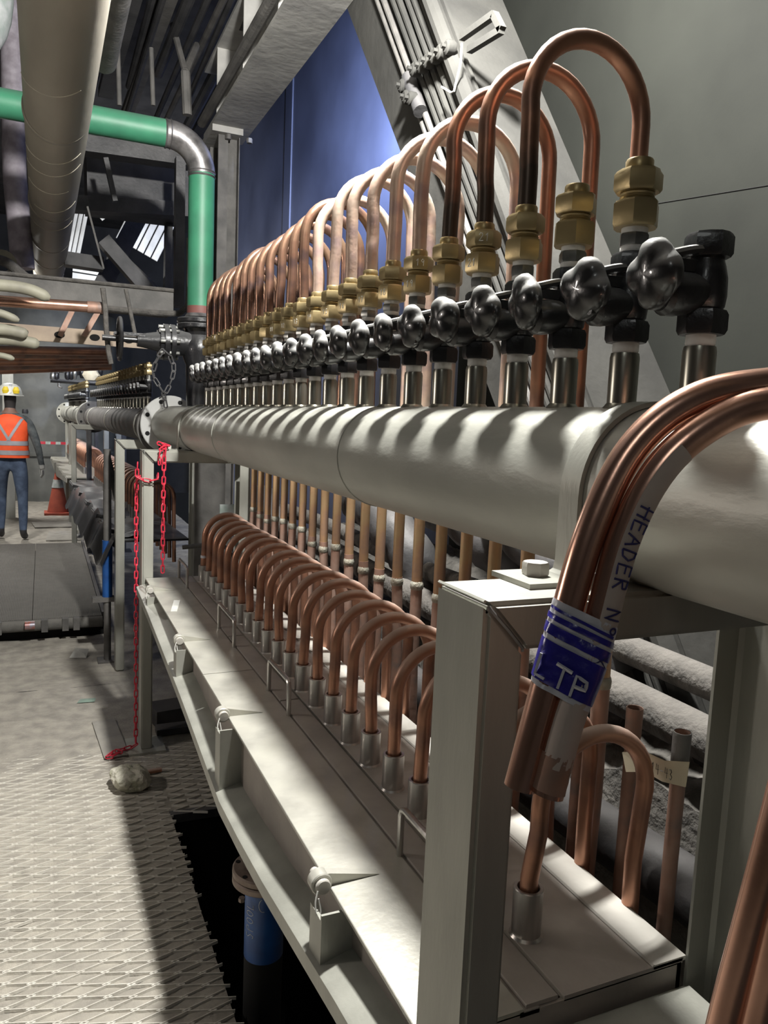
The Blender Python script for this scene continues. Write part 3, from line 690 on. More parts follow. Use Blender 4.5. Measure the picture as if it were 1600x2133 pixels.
MB().box(tp(.640, 0, 0)[0], tp(.852, 0, 0)[0], 0, YT1 - YT0, -.008, 0).build('sleeve_deck', MT['deck'], tr, False)
MB().box(tp(.569, 0, 0)[0], tp(.60, 0, 0)[0], 0, YT1 - YT0, -.012, -.004).build('cover_support', MT['deck'], tr, False)
for yp in (1.117, 1.876, 2.56, 3.33):       # pins, lugs and gussets
    a = MB(); z0 = zb(yp)
    a.box(tp(.393, 0, 0)[0], tp(.398, 0, 0)[0], yp - Ly - .058, yp - Ly - .008, z0 - TZ - .02, -.022)
    a.box(tp(.393, 0, 0)[0], tp(.448, 0, 0)[0], yp - Ly - .063, yp - Ly - .058, z0 - TZ - .02, -.012)
    a.build('gusset', MT['frame'], tr, False)
    b = MB(); b.poly([tp(.400, yp, TZ - .004), tp(.398, yp, TZ + .012), tp(.408, yp, TZ + .022), tp(.425, yp, TZ + .021), tp(.515, yp, TZ + .001), tp(.43, yp, TZ + .0)], .016, (0, 1, 0))
    b.lathe([(.017, -.012), (.0185, -.010), (.0185, .010), (.017, .012)], 20, TR(*tp(.411, yp, TZ + .006)) @ ROTX(PI / 2)); lug = b.build('hinge_lug', MT['plate'], tr)
    c = MB(); c.lathe([(.0115, .012), (.013, .014), (.013, .019), (.0115, .021)], 18, TR(*tp(.411, yp, TZ + .006)) @ ROTX(PI / 2)); c.lathe([(.008, -.03), (.008, .012)], 12, TR(*tp(.411, yp, TZ + .006)) @ ROTX(PI / 2)); c.build('pin', MT['rim'], lug)
    q = V(tp(.405, yp - .02, TZ)); d = [q + V((-.006, -.005, .006)), q + V((-.012, -.012, -.012)), q + V((-.010, -.02, -.03)), q + V((-.004, -.016, -.022)), q + V((-.006, -.01, -.004))]
    MB().tube(smooth_path(d, 4), .0014, 5).build('tie_wire', MT['paper'], lug)
HND = ((.955, 1.15), (1.83, 2.02), (2.45, 2.69), (3.36, 3.58))
# inner lids, one between each pair of handles, each with its lifting handle
cuts = [YT0, 1.02, 1.93, 2.57, 3.46, YT1]
for k in range(5):
    a, b = cuts[k] + .003, cuts[k + 1] - .003
    l = MB().bar(tp(.606, a, TZ - .001), tp(.606, b, TZ - .001), .052, .006, .0015).build('lid', MT['deck'], tr)
for a, b in HND:
    x = .572; MB().tube([tp(x, a, TZ), tp(x, a, TZ + .075), tp(x, a + .004, TZ + .085), tp(x, a + .014, TZ + .09), tp(x, b - .014, TZ + .09), tp(x, b - .004, TZ + .085), tp(x, b, TZ + .075), tp(x, b, TZ)], .0062, 10).build('handle', MT['sleeve'], tr)
mb = MB(); mb.bar(tp(.828, YT0, TZ - .001), tp(.828, YT1, TZ - .001), .062, .007, .002); mb.build('rim_plate', MT['rim'], tr)
MB().ribbon([tp(.797, YT0 + .3 * k, TZ + .001 + .0006 * (k % 2)) for k in range(10)], .0028).build('weld_bead', MT['rim'], tr)
sl = MB(); sl.lathe([(.0165, .02), (.0165, .0745), (.0175, .076), (.0215, .076), (.0228, .0745), (.0228, .004), (.026, .0)], 24)
sl_me = sl.mesh('sleeve', MT['sleeve'])
LY = [.893 + .1228 * k for k in range(22)]
for y in LY:
    o = bpy.data.objects.new('sleeve', sl_me); col.objects.link(o); o.parent = tr; o.location = tp(.664, y, TZ)
# water-white drips and a paper strip on the covers
o = tag(MB().box(-.012, .012, -.09, .09, 0, .0012).build('paper_strip', MT['paper'], None, False), 'narrow pale paper strip lying on the far end of the cover plate', 'paper strip'); o.location = (.475, 3.05, TZ + .0002); o.rotation_euler = (0, 0, -.22)

# ---- lower copper loops from the sleeves
random.seed(21)
def loop_pts(r=.1005, zc=.20, tail=-.25, dx=0.0, top=0.0):
    pts = [(0, 0, .03), (0, 0, .09), (dx, 0, zc * .8), (dx, 0, zc)]
    pts += [(dx + r - r * math.cos(a), 0, zc + (r + top) * math.sin(a)) for a in [PI * k / 18 for k in range(1, 19)]]
    pts += [(2 * r, 0, zc * .4), (2 * r + .005, 0, tail)]
    return pts
for k, y in enumerate(LY):
    t = thing('copper_loop', 'low copper loop on the nearest trough, %s sleeve from the near end' % ORD[k], 'copper tube', (.664, y, TZ), 0, 'low copper loops on the nearest trough')
    MB().tube(loop_pts(dx=random.uniform(-.004, .004) + (.014 if k == 0 else 0), top=random.uniform(-.004, .004)), .0138, 16).build('tube', MT['copper'], t)
    if k == 21: MB().lathe([(.0142, 0), (.0146, .004), (.0142, .012)], 14, TR(0, 0, .11)).build('tape_ring', MT['tapefilm'], t)

# ---- blue drain pipe with flange in the pit
P = atX(553, 1815, .538)
t = thing('drain_pipe', 'blue drain pipe with rusty flange joint in the black pit', 'pipe', (P.x, P.y, P.z))
MB().lathe([(.045, .02), (.045, .35)], 28).build('neck', MT['lilac'], t)
MB().lathe([(.052, .02), (.056, .024), (.054, .034), (.046, .045)], 28).build('weld_neck', MT['rust'], t)
add_flange(t, Matrix(), MT['rust'], .088, 6, th=.020)
add_flange(t, TR(0, 0, -.022), MT['rust'], .088, 6, th=.020)
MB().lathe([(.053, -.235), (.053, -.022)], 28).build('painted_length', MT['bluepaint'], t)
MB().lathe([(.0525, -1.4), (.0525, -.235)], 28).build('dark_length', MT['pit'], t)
def cyl_fn(c, r, q0, zt, s=1):
    return lambda u, v: V((c[0] + r * math.cos(q0 + v / r * s), c[1] + r * math.sin(q0 + v / r * s), zt + u))
write(MB(), 'SPOOL', cyl_fn((0, 0), .0533, math.radians(222), -.165, -1), .026, .0007, .8).build('chalk_writing', MT['chalk'], t)
MB().ribbon([V((.0533 * math.cos(q), .0533 * math.sin(q), z)) for q, z in [(math.radians(250 + 12 * math.cos(a)), -.065 + .018 * math.sin(a)) for a in [PI * .6 + k * PI / 8 for k in range(9)]]], .0007).build('chalk_mark', MT['chalk'], t)
for q in (200, 320): MB().hexa(-.055, -.044, .009, .001, 0, TR(.074 * math.cos(math.radians(q)), .074 * math.sin(math.radians(q)), 0)).build('bolt', MT['rust'], t)

# ================================================================== FOREGROUND BUNDLE
def stations(pts, sub=8):
    p = smooth_path(pts, sub); fr = frames(p); s = [0.0]
    for a, b in zip(p[:-1], p[1:]): s.append(s[-1] + (b - a).length)
    return p, fr, s
def on_path(p, s, d):
    for i in range(len(s) - 1):
        if s[i + 1] >= d: t = (d - s[i]) / (s[i + 1] - s[i]); return p[i].lerp(p[i + 1], t), (p[i + 1] - p[i]).normalized()
    return p[-1], (p[-1] - p[-2]).normalized()
def atD(px, py, d): return CAM + ray(px, py) * d
A_ = [atD(px, py, d) for px, py, d in ((1083, 1640, .66), (1128, 1470, .66), (1168, 1325, .66), (1232, 1105, .66), (1318, 935, .66), (1440, 835, .655), (1600, 800, .65))]
B_ = [atD(px, py, d) for px, py, d in ((1140, 1655, .65), (1185, 1490, .65), (1238, 1345, .65), (1300, 1120, .65), (1385, 965, .645), (1510, 868, .64), (1640, 836, .635))]
def extend(P_):
    e = P_[-1]; return P_ + [e + V((.10, -.035, .006)), e + V((.20, -.06, -.05)), e + V((.25, -.08, -.2))]
A_, B_ = extend(A_), extend(B_)
gb = 'loose copper tubes taped in a bundle over the header'
tA = thing('loose_copper_tube', 'left copper tube of the taped bundle, its cut end hanging lowest', 'copper tube', (0, 0, 0), 0, gb)
tB = thing('loose_copper_tube', 'right copper tube of the taped bundle carrying the lettered tape', 'copper tube', (0, 0, 0), 0, gb)
pA, fA, sA = stations(A_); pB, fB, sB = stations(B_)
for t, p in ((tA, pA), (tB, pB)):
    t.location = p[0]; q = [x - p[0] for x in p]
    MB().tube(q, .0138, 20, caps=False).build('tube', MT['copper_new'], t)
    mb = MB(); fr_ = frames(p); d = fr_[0][0]; Mx = TR(0, 0, 0) @ d.to_track_quat('Z', 'Y').to_matrix().to_4x4()
    mb.lathe([(.0138, 0), (.0122, 0), (.0118, .03), (.0, .03)], 20, Mx); mb.build('cut_end', MT['copper_dull'], t)
def cam_dir(p): return (CAM - p).normalized()
def sheath(p, s, d0, d1, r, q0, q1, n=24, seg=10, wob=0.0):
    """strip of tape wrapped on a tube; angle 0 faces the camera, positive turns to the right"""
    mb = MB(); vs = []
    for i in range(n + 1):
        c, tdir = on_path(p, s, d0 + (d1 - d0) * i / n); f = cam_dir(c); f = (f - tdir * f.dot(tdir)).normalized(); rt = tdir.cross(f)
        for k in range(seg + 1):
            q = math.radians(q0 + (q1 - q0) * k / seg); vs.append(c - p[0] + (f * math.cos(q) + rt * math.sin(q)) * (r + wob * noise.noise((i * .9, k * 1.3, 0))))
    fs = [(i * (seg + 1) + k, i * (seg + 1) + k + 1, (i + 1) * (seg + 1) + k + 1, (i + 1) * (seg + 1) + k) for i in range(n) for k in range(seg)]
    mb.add(vs, fs); return mb
def tube_fn(p, s, d0, r, q0=0.0, sgn=1):
    def fn(u, v):
        c, tdir = on_path(p, s, d0 - u); f = cam_dir(c); f = (f - tdir * f.dot(tdir)).normalized(); rt = tdir.cross(f); q = math.radians(q0) + v / r
        return c - p[0] + (f * math.cos(q) + rt * math.sin(q)) * r
    return fn
sheath(pB, sB, .025, .315, .0142, -5, 105, 30).build('label_tape', MT['tapewhite'], tB)
sheath(pB, sB, .034, .084, .01435, -48, 105, 12).build('label_tape', MT['tapewhite'], tB)
sheath(pB, sB, .004, .036, .01425, -90, 110, 6, 14, .0006).build('brown_tape', MT['copper_dull'], tB)
sheath(pB, sB, .075, .125, .0146, 5, 100, 12).build('cream_tape', MT['tapewhite'], tB)
mb = MB(); write(mb, 'HEADER No X', tube_fn(pB, sB, .257, .0147, 8), .0150, .0009, .86, .74); mb.build('ink_lettering', MT['ink'], tB)
# wrap of printed blue tape around both tubes
def wrap(d0, d1, grow, n, m, name, parent, full=True, a0=-100, a1=100, wob=.0008, skew=0.0):
    mb = MB(); vs = []; seg = 22
    for i in range(n + 1):
        for k in range(seg + 1):
            a = math.radians(a0 + (a1 - a0) * k / seg)
            d = d0 + (d1 - d0) * i / n - skew * (a1 and (k / seg - .5))
            ca, td = on_path(pA, sA, d); cb, _ = on_path(pB, sB, d + .004)
            f = cam_dir(ca); f = (f - td * f.dot(td)).normalized(); x = (cb - ca); x = (x - td * x.dot(td)); w = x.length / 2; x.normalize()
            f2 = x.cross(td); f2 = f2 if f2.dot(f) > 0 else -f2
            c = (ca + cb) * .5; r = .0138 + grow
            # stadium section around the two tubes
            L1 = 2 * w; half = L1 / 2 + r * PI / 2
            u = math.sin(0); tt = (k / seg * 2 - 1) * half * (abs(a0) / 100.0)
            if abs(tt) <= w: pos = c + x * tt + f2 * r
            else:
                q = (abs(tt) - w) / r; sg = 1 if tt > 0 else -1; pos = c + x * (sg * (w + r * math.sin(q))) + f2 * (r * math.cos(q))
            vs.append(pos - pA[0] + f2 * wob * noise.noise((d * 130, tt * 90, 4)))
    fs = [(i * (seg + 1) + k, i * (seg + 1) + k + 1, (i + 1) * (seg + 1) + k + 1, (i + 1) * (seg + 1) + k) for i in range(n) for k in range(seg)]
    mb.add(vs, fs); return mb.build(name, m, parent)
tw = thing('printed_tape_wrap', 'blue and white printed tape wrapped around the copper bundle', 'tape', pA[0], 0)
wrap(.083, .157, .0008, 16, MT['tapefilm'], 'white_film', tw, wob=.0022, skew=.012)
wrap(.088, .1225, .0017, 8, MT['tapeblue'], 'blue_print', tw, a0=-96, a1=40, wob=.0022, skew=.012)
wrap(.127, .136, .0017, 3, MT['tapeblue'], 'blue_print', tw, a0=-92, a1=55, wob=.0022, skew=.012)
wrap(.1395, .1445, .0017, 3, MT['tapeblue'], 'blue_print', tw, a0=-92, a1=55, wob=.0022, skew=.012)
wrap(.1475, .1500, .0017, 2, MT['tapeblue'], 'blue_print', tw, a0=-80, a1=50, wob=.0022, skew=.012)
def wrap_fn(d0, x0_, grow):
    def fn(u, v):
        d = d0 + v - u * .25; ca, td = on_path(pA, sA, d); cb, _ = on_path(pB, sB, d + .004)
        f = cam_dir(ca); x = (cb - ca); x = (x - td * x.dot(td)); w = x.length / 2; x.normalize(); f2 = x.cross(td); f2 = f2 if f2.dot(f) > 0 else -f2
        c = (ca + cb) * .5; tt = x0_ + u; r = .0138 + grow
        if abs(tt) <= w: return c + x * tt + f2 * r - pA[0]
        q = (abs(tt) - w) / r; sg = 1 if tt > 0 else -1; return c + x * (sg * (w + r * math.sin(q))) + f2 * (r * math.cos(q)) - pA[0]
    return fn
write(MB(), 'LTP', wrap_fn(.096, -.026, .0036), .018, .0016, .95, .8).build('white_letters', MT['tapefilm'], tw)
# second bundle at the lower right
gb2 = 'copper tubes leaning in the near right corner'
for k, (qs, lab) in enumerate((((( 1478, 2300, .60), (1512, 2133, .60), (1560, 1950, .595), (1605, 1780, .59), (1660, 1560, .585)), 'left tube of the dark copper pair in the near right corner'),
                               (((1540, 2320, .585), (1580, 2133, .585), (1622, 1960, .58), (1672, 1760, .575), (1720, 1560, .57)), 'right tube of the dark copper pair in the near right corner'))):
    q = smooth_path([atD(*p) for p in qs], 5); t = MB().tube([x - q[0] for x in q], .0138, 20).build('leaning_copper_tube', MT['copper_new']); t.location = q[0]; tag(t, lab, 'copper tube', gb2)

# ================================================================== BEHIND THE TROUGH
def heap_z(x, y):
    e = max(0, min(1, (x - .93) / .16))
    return -.3 + 1.22 * e + .05 * noise.noise((x * 4, y * 3, 5)) + .025 * noise.noise((x * 14, y * 14, 2)) + .012 * noise.noise((x * 40, y * 40, 2)) + .09 * max(0, x - 1.15)
mb = MB(); grid(mb, .93, 1.852, .2, 4.3, 62, 230, heap_z)
tag(mb.build('dirt_heap', MT['heap']), 'grey spilled dirt heaped behind the trough under dusty pipes', 'dirt heap')['kind'] = 'stuff'
gd = 'dust-caked pipes behind the trough'
for (x, z, r, lab, m) in ((1.20, 1.10, .033, 'upper thin dust-caked pipe behind the trough', 'dustpipe'), (1.12, 1.03, .043, 'thick dust-caked pipe lying on the dirt behind the trough', 'dustpipe'), (1.03, .80, .055, 'dark fat hose sagging low behind the trough', 'darksteel'), (1.70, 1.25, .05, 'dusty pipe farthest back, between the leaning column and the wall', 'dustpipe')):
    random.seed(int(x * 100))
    pts = smooth_path([(x + random.uniform(-.01, .01), y, z + random.uniform(-.012, .012)) for y in (.2, .8, 1.3, 1.8, 2.4, 3.0, 3.6, 4.2)], 4)
    tag(MB().tube(pts, r, 14).build('dusty_pipe', MT[m]), lab, 'pipe', gd)
# upright open tubes
for (px0, py0, px1, py1, lab) in ((1323, 1474, 1288, 1880, 'upright open-topped copper tube just behind the small near loop'), (1422, 1524, 1385, 1900, 'upright open tube with grey cap band and lettered tape')):
    p0, p1 = atX(px0, py0, .93), atX(px1, py1, .93)
    t = thing('upright_copper_tube', lab, 'copper tube', (p1.x, p1.y, p1.z - .25), 0, 'upright open copper tubes behind the trough')
    d = p0 - V(t.location); mb = MB(); mb.tube([(0, 0, 0), d * .6, d], .0122, 18, caps=False); mb.build('tube', MT['copper_dull'], t)
    Mx = TR(*d) @ (d.normalized().to_track_quat('Z', 'Y').to_matrix().to_4x4())
    MB().lathe([(.0126, -.06), (.0142, -.05), (.0145, -.002), (.0142, 0), (.0128, 0), (.0126, -.004), (.0124, -.07), (.001, -.07)], 20, Mx).build('socket', MT['greysteel'] if px0 > 1400 else MT['copper_dull'], t)
    if px0 > 1400: t_tag = t; d_tag = d; M_tag = Mx
# lettered tape flag between the two tubes
p0, p1 = atX(1292, 1582, .915), atX(1425, 1630, .915)
tf = thing('tape_flag', 'cream tape flag with black lettering stuck between the upright tubes', 'tape', p0)
mb = MB(); q = [atX(px, py, x) - p0 for px, py, x in ((1296, 1567, .90), (1345, 1567, .905), (1384, 1585, .91), (1436, 1588, .918))]; w = [atX(px, py, x) - p0 for px, py, x in ((1304, 1608, .90), (1345, 1608, .905), (1379, 1628, .91), (1428, 1640, .918))]
mb.add(q + w, [(i, i + 1, 5 + i, 4 + i) for i in range(3)]); mb.add([v + V((.002, .001, 0)) for v in q + w], [(i, i + 1, 5 + i, 4 + i) for i in range(3)])
mb.build('flag', MT['tapecream'], tf, False)
def flag_fn(u, v):
    px, py = 1338 + u * 1e3, 1600 + u * 1e3 * .42 - v * 1e3
    x = .905 + (px - 1345) / 91 * .013 - .004
    return atX(px, py, x) - p0
write(MB(), '-114-43', flag_fn, .022, .0006, .42, .33).build('ink_lettering', MT['inkblack'], tf)
# short upright tubes by the near loop (tail tubes of loops)
gz = 'tail tubes standing behind the trough rim'
for k, (px0, py0, px1, py1) in enumerate(((1212, 1500, 1195, 1730), (1238, 1500, 1222, 1790))):
    p0, p1 = atX(px0, py0, .935), atX(px1, py1, .935)
    q = [V((0, 0, 0)), (p0 - p1) + V((0, 0, .3)) * 0]
    o = MB().tube([(0, 0, -.3), (0, 0, 0), p0 - p1], .0125, 14).build('tail_tube', MT['copper_dull']); o.location = p1
    tag(o, ('left' if k == 0 else 'right') + ' of two dusty copper tubes standing beside the hanging bundle end', 'copper tube', gz)

# ================================================================== CHAINS
link = MB(); ls = []
for k in range(14):
    q = 2 * PI * k / 14; c, s = math.cos(q), math.sin(q); ls.append(V((.0075 * c, 0, (.0115 if s > 0 else -.0115) + .0075 * s)))
vs = []
for k, p in enumerate(ls):
    tdir = (ls[(k + 1) % 14] - ls[k - 1]).normalized(); nx = V((0, 1, 0)); b = tdir.cross(nx)
    for j in range(5): a = 2 * PI * j / 5; vs.append(p + (nx * math.cos(a) + b * math.sin(a)) * .0032)
link.add(vs, [(k * 5 + j, k * 5 + (j + 1) % 5, ((k + 1) % 14) * 5 + (j + 1) % 5, ((k + 1) % 14) * 5 + j) for k in range(14) for j in range(5)])
link_me = link.mesh('link', MT['red'])
def chain(pts, label, me=link_me, pitch=.0315, name='plastic_chain', scale=1.0, group=None):
    p, fr, s = stations(pts, 6); t = thing(name, label, 'chain', p[0], 0, group); d = pitch / 2; i = 0
    while d < s[-1]:
        c, td = on_path(p, s, d); o = bpy.data.objects.new('link', me); col.objects.link(o); o.parent = t
        qn = td.to_track_quat('Z', 'Y'); o.matrix_local = TR(*(c - p[0])) @ qn.to_matrix().to_4x4() @ ROTZ((PI / 2 if i % 2 else 0) + random.uniform(-.35, .35)) @ Matrix.Scale(scale, 4)
        d += pitch; i += 1
    return t
random.seed(5)
xc, yc = .402, 3.598
c1 = [(.50, yc - .006, .86), (.50, yc - .008, 1.1), (.502, yc - .008, 1.36), (.505, yc - .010, 1.425), (.50, 3.64, 1.436), (.52, 3.63, 1.438), (.49, 3.62, 1.45), (.515, 3.60, 1.445), (.485, yc - .012, 1.42), (.482, yc - .010, 1.37)]
chain(c1, 'red plastic chain hanging from the knot on the far post head', group='red chains')
c2 = [(.405, 3.72, 1.28), (.398, 3.6, 1.30), (.398, yc - .012, 1.295), (.44, yc - .010, 1.285), (.472, yc - .010, 1.295), (.478, 3.62, 1.32)]
chain(c2, 'short red plastic chain looped round the far post', group='red chains')
c3 = [(.395, 3.66, 1.36), (.390, 3.66, 1.2), (.390, 3.655, .8), (.390, 3.65, .4), (.389, 3.64, .1), (.385, 3.63, .03), (.35, 3.62, .022), (.31, 3.60, .024), (.27, 3.58, .022), (.262, 3.55, .02), (.29, 3.55, .028), (.31, 3.57, .03), (.28, 3.59, .034)]
chain(c3, 'long red plastic chain running down the far post onto the floor', group='red chains')
c4 = [(.50, 4.0, .02), (.54, 4.02, .024), (.57, 3.97, .02), (.60, 4.02, .024), (.55, 3.99, .03), (.64, 4.03, .02), (.70, 4.05, .02)]
chain(c4, 'small heap of red plastic chain on the floor behind the far post', group='red chains')

# ---- clutter beyond the far post
a_, b_ = atY(407, 962, 4.35), atY(466, 1200, 4.35)
t = thing('sheet_screen', 'worn grey sheet screen standing behind the far post', 'screen', ((a_.x + b_.x) / 2, 4.35, 0)); w_ = (b_.x - a_.x) / 2
MB().box(-w_, w_, 0, .03, .0, a_.z).build('sheet', MT['greysteel'], t, False); MB().bar((0, -.03, a_.z - .55), (.06, -.06, a_.z - .72), .03, .03).build('bracket', MT['greysteel'], t)
MB().box(w_ - .03, w_ + .06, -.01, .0, a_.z - .32, a_.z - .24).build('latch_plate', MT['whitepipe'], t, False)
p_ = atX(509, 970, .93)
t = thing('slim_rod', 'slim pale rod standing beside the far back post', 'rod', (p_.x, p_.y, 0)); MB().tube([(0, 0, 0), (0, 0, p_.z)], .014, 12).build('shaft', MT['frame'], t); MB().lathe([(.02, 0), (.02, .02)], 12).build('foot', MT['frame'], t)
q = smooth_path([atY(px, py, 4.2) for px, py in ((380, 1140), (450, 1135), (478, 1150), (488, 1200), (492, 1260))], 6); o = MB().tube([p - q[0] for p in q], .012, 10).build('grey_cable', MT['greysteel']); o.location = q[0]; tag(o, 'grey cable curving down behind the far end of the trough', 'cable')
random.seed(31)
for k, (px, py, r, lab) in enumerate(((560, 1075, .09, 'dark lumpy hose bend behind the farthest copper legs'), (1000, 1110, .07, 'dark lumpy hose bend behind the middle copper legs'), (1120, 1150, .06, 'dark hose bend nearest the strap foot'), (800, 1085, .08, 'dark hose bend between the far and middle copper legs'))):
    c = atX(px, py, 1.12); q = smooth_path([c + V((.05, .35, .02)), c + V((0, .15, .06)), c, c + V((.04, -.12, -.08)), c + V((.1, -.2, -.25))], 5)
    o = MB().tube([p - c for p in q], [r * (1 + .1 * math.sin(i * 1.7)) for i in range(len(q))], 14).build('dark_hose', MT['darksteel']); o.location = c; tag(o, lab, 'hose', 'dark hoses behind the header')
# ---- things on the near floor
mb = MB(); bm = bmesh.new(); bmesh.ops.create_icosphere(bm, subdivisions=4, radius=1)
for v in bm.verts:
    p = v.co.copy(); d = 1 + .28 * noise.noise(p * 1.3 + V((3, 1, 2))) + .12 * noise.noise(p * 3.5) + .05 * noise.noise(p * 9)
    v.co = V((p.x * .072 * d, p.y * .085 * d, max(p.z * .06 * d, -.035)))
me = bpy.data.meshes.new('ore_rock'); bm.to_mesh(me); bm.free(); me.materials.append(MT['rockm'])
o = bpy.data.objects.new('ore_rock', me); col.objects.link(o); q = atZ(268, 1640, 0); o.location = (q.x + .005, q.y, .038); o.rotation_euler = (0, 0, .4)
tag(o, 'pale lumpy ore rock on the mesh floor', 'rock')
o = MB().tube([(0, 0, 0), (.075, .004, 0)], .011, 12).build('copper_offcut', MT['copper']); o.location = (.395, 3.36, .013); tag(o, 'short copper tube offcut on the floor behind the rock', 'offcut')
o = MB().box(-.055, .055, -.23, .23, 0, .005).build('floor_plate', MT['floorplate'], None, False); o.location = (.285, 3.80, .006); o.rotation_euler = (0, 0, .06); tag(o, 'small flat dusty plate on the floor left of the far post', 'plate')
o = MB().box(-.13, .13, -.04, .04, 0, .03).build('steel_offcut', MT['darksteel'], None, False); o.location = (.63, 3.78, .01); tag(o, 'dark steel offcut lying under the trough by the far post', 'offcut')
o = MB().box(-.14, .14, -.08, .08, 0, .09).build('dark_box_section', MT['darksteel'], None, False); o.location = (.64, 3.95, .0); o.rotation_euler = (0, 0, .15); tag(o, 'black box section on the floor under the red chain heap', 'box section')
q = atZ(165, 1370, 0)
mb = MB(); mb.add([(-.06, 0, .0), (.04, -.03, .0), (.06, .05, .035), (-.02, .06, .045), (.03, .0, .02)], [(0, 1, 4), (1, 2, 4), (2, 3, 4), (3, 0, 4)]); o = mb.build('paper_scrap', MT['paper'], None, False); o.location = q + V((0, 0, .004)); tag(o, 'crumpled pale paper scrap on the floor before the rubber deck', 'paper')
q = atZ(180, 1462, 0); mb = MB(); mb.add([(-.05, -.02, 0), (.04, -.03, .002), (.05, .02, .004), (-.03, .03, .003), (0, 0, .008)], [(0, 1, 4), (1, 2, 4), (2, 3, 4), (3, 0, 4)]); o = mb.build('plastic_scrap', mat('pale_green', (.25, .34, .28)), None, False); o.location = q + V((0, 0, .006)); tag(o, 'pale green plastic scrap on the floor', 'scrap')

# ---- ribbed rubber deck (moving walkway) at the left
t = thing('ribbed_deck', 'low ribbed rubber deck across the walkway', 'deck', (0, 5.57, 0))
for a, b in ((-1.2, -.078), (-.074, .375)):
    mb = MB(); mb.box(a, b, .0, 3.15, .155, .165)
    for k in range(int((b - a) / .011)): mb.box(a + k * .011, a + k * .011 + .0055, 0, 3.15, .165, .169)
    mb.build('belt', MT['rubber'], t, False)
MB().tube([(-1.2, -.004, .125), (.37, -.004, .125)], .038, 16).build('nose_roller', MT['rubber'], t)
for x in (-.9, -.42, -.28, .0, .13, .2): MB().box(x - .02, x + .02, -.05, .02, .085, .168).build('bracket', MT['greysteel'], t, False)
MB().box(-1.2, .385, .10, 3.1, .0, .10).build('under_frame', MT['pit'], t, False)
MB().box(.365, .39, 0, 3.15, .12, .19).build('side_rail', MT['darksteel'], t, False)
o = MB().tube([(-.03, 0, 0), (.03, 0, 0)], .028, 16).build('drink_can', mat('can_print', (.30, .31, .36), (.42, .10, .04), .5, .4, 25)); o.location = (-.09, 5.515, .14); tag(o, 'crushed printed can lying on the front edge of the ribbed deck', 'can')
# ---- prop with blue sleeve
t = thing('adjustable_prop', 'grey pole with bright blue sleeve beside the ribbed deck', 'prop', (.365, 5.05, 0))
MB().lathe([(.022, 0), (.022, .42), (.024, .42), (.024, 1.1), (.022, 1.1), (.022, 1.35)], 16).build('pole', MT['greysteel'], t)
MB().lathe([(.031, .42), (.031, .78)], 16).build('sleeve', MT['bluepaint'], t)
MB().box(-.09, .04, -.03, .03, .39, .42).build('collar_plate', MT['greysteel'], t, False)
MB().box(-.06, .06, -.06, .06, 0, .012).build('foot', MT['greysteel'], t, False)
mb = MB(); mb.bar((0, 0, 1.3), (.1, .1, .9), .03, .03); mb.build('brace', MT['darksteel'], t)

# ================================================================== FAR HEADERS
def far_unit(P0, P1, word, m, mpost, dark, npost_y=()):
    P0, P1 = V(P0), V(P1); d = (P1 - P0); L = d.length; rz = math.atan2(-d.x, d.y)
    t = thing('header_pipe', '%s grey header pipe with bolted end flanges' % word, 'pipe', P0, rz, 'header pipes in line')
    MB().tube([(0, 0, 0), (0, L / 2, 0), (0, L, 0)], HR, 32).build('pipe', m, t)
    add_flange(t, ROTX(-PI / 2), m, name='flange'); add_flange(t, TR(0, L - .03, 0) @ ROTX(-PI / 2), m)
    for y in (.55, L * .52, L - .5): MB().lathe([(HR, -.02), (HR + .004, -.018), (HR + .004, .018), (HR, .02)], 32, TR(0, y, 0) @ ROTX(PI / 2)).build('band', MT['frame'], t)
    M0 = Matrix.Translation(P0) @ ROTZ(rz)
    n = 20
    for k in range(n):
        y = .65 + (L - 1.2) * k / (n - 1)
        o = bpy.data.objects.new('stub', stub_me); col.objects.link(o); o.parent = t; o.location = (0, y, 0)
        p = M0 @ V((0, y, ZV - HZ))
        o = bpy.data.objects.new('valve', far_valve); col.objects.link(o); o.location = p; o.rotation_euler = (0, 0, rz)
        tag(o, 'small black valve with pale lower body on the %s header, %s from its near end' % (word, ORD[k]), 'valve', 'valves on the %s header' % word)
        o = bpy.data.objects.new('brass_fitting', far_fit); col.objects.link(o); o.location = p + V((0, 0, .124)); o.rotation_euler = (0, 0, rz)
        tag(o, 'small brass fitting on the %s header, %s from its near end' % (word, ORD[k]), 'fitting', 'brass fittings on the %s header' % word)
        o = bpy.data.objects.new('copper_loop', far_loop); col.objects.link(o); o.location = M0 @ V((-.03, y, TZ - HZ)); o.rotation_euler = (0, 0, rz)
        tag(o, 'low copper loop under the %s header, %s from its near end' % (word, ORD[k]), 'copper tube', 'copper loops under the %s header' % word)
    return M0, L, rz
mb = MB(); mb.lathe([(.016, 0), (.016, .014)], 10, None, 1); mb.hexa(.013, .04, .027, .004, 0, None, 0); mb.lathe([(.022, .04), (.022, .1)], 10, None, 0)
mb.lathe([(.02, 0), (.026, .06)], 10, TR(0, 0, .066) @ ROTY(-PI / 2), 0); mb.lathe([(.012, .07), (.036, .066), (.036, .08), (.015, .086)], 14, TR(0, 0, .066) @ ROTY(-PI / 2), 0); mb.hexa(.098, .124, .0265, .004, 0, None, 0)
far_valve = mb.mesh('far_valve', [MT['black'], MT['ptfe']])
mb = MB(); mb.lathe([(.017, 0), (.017, .033)], 10, None, 1); mb.hexa(.031, .063, .03); mb.lathe([(.021, .06), (.021, .08)], 10); mb.hexa(.074, .1, .03); mb.lathe([(.017, .1), (.017, .114)], 10)
far_fit = mb.mesh('far_fitting', [MT['brass'], MT['chrome']])
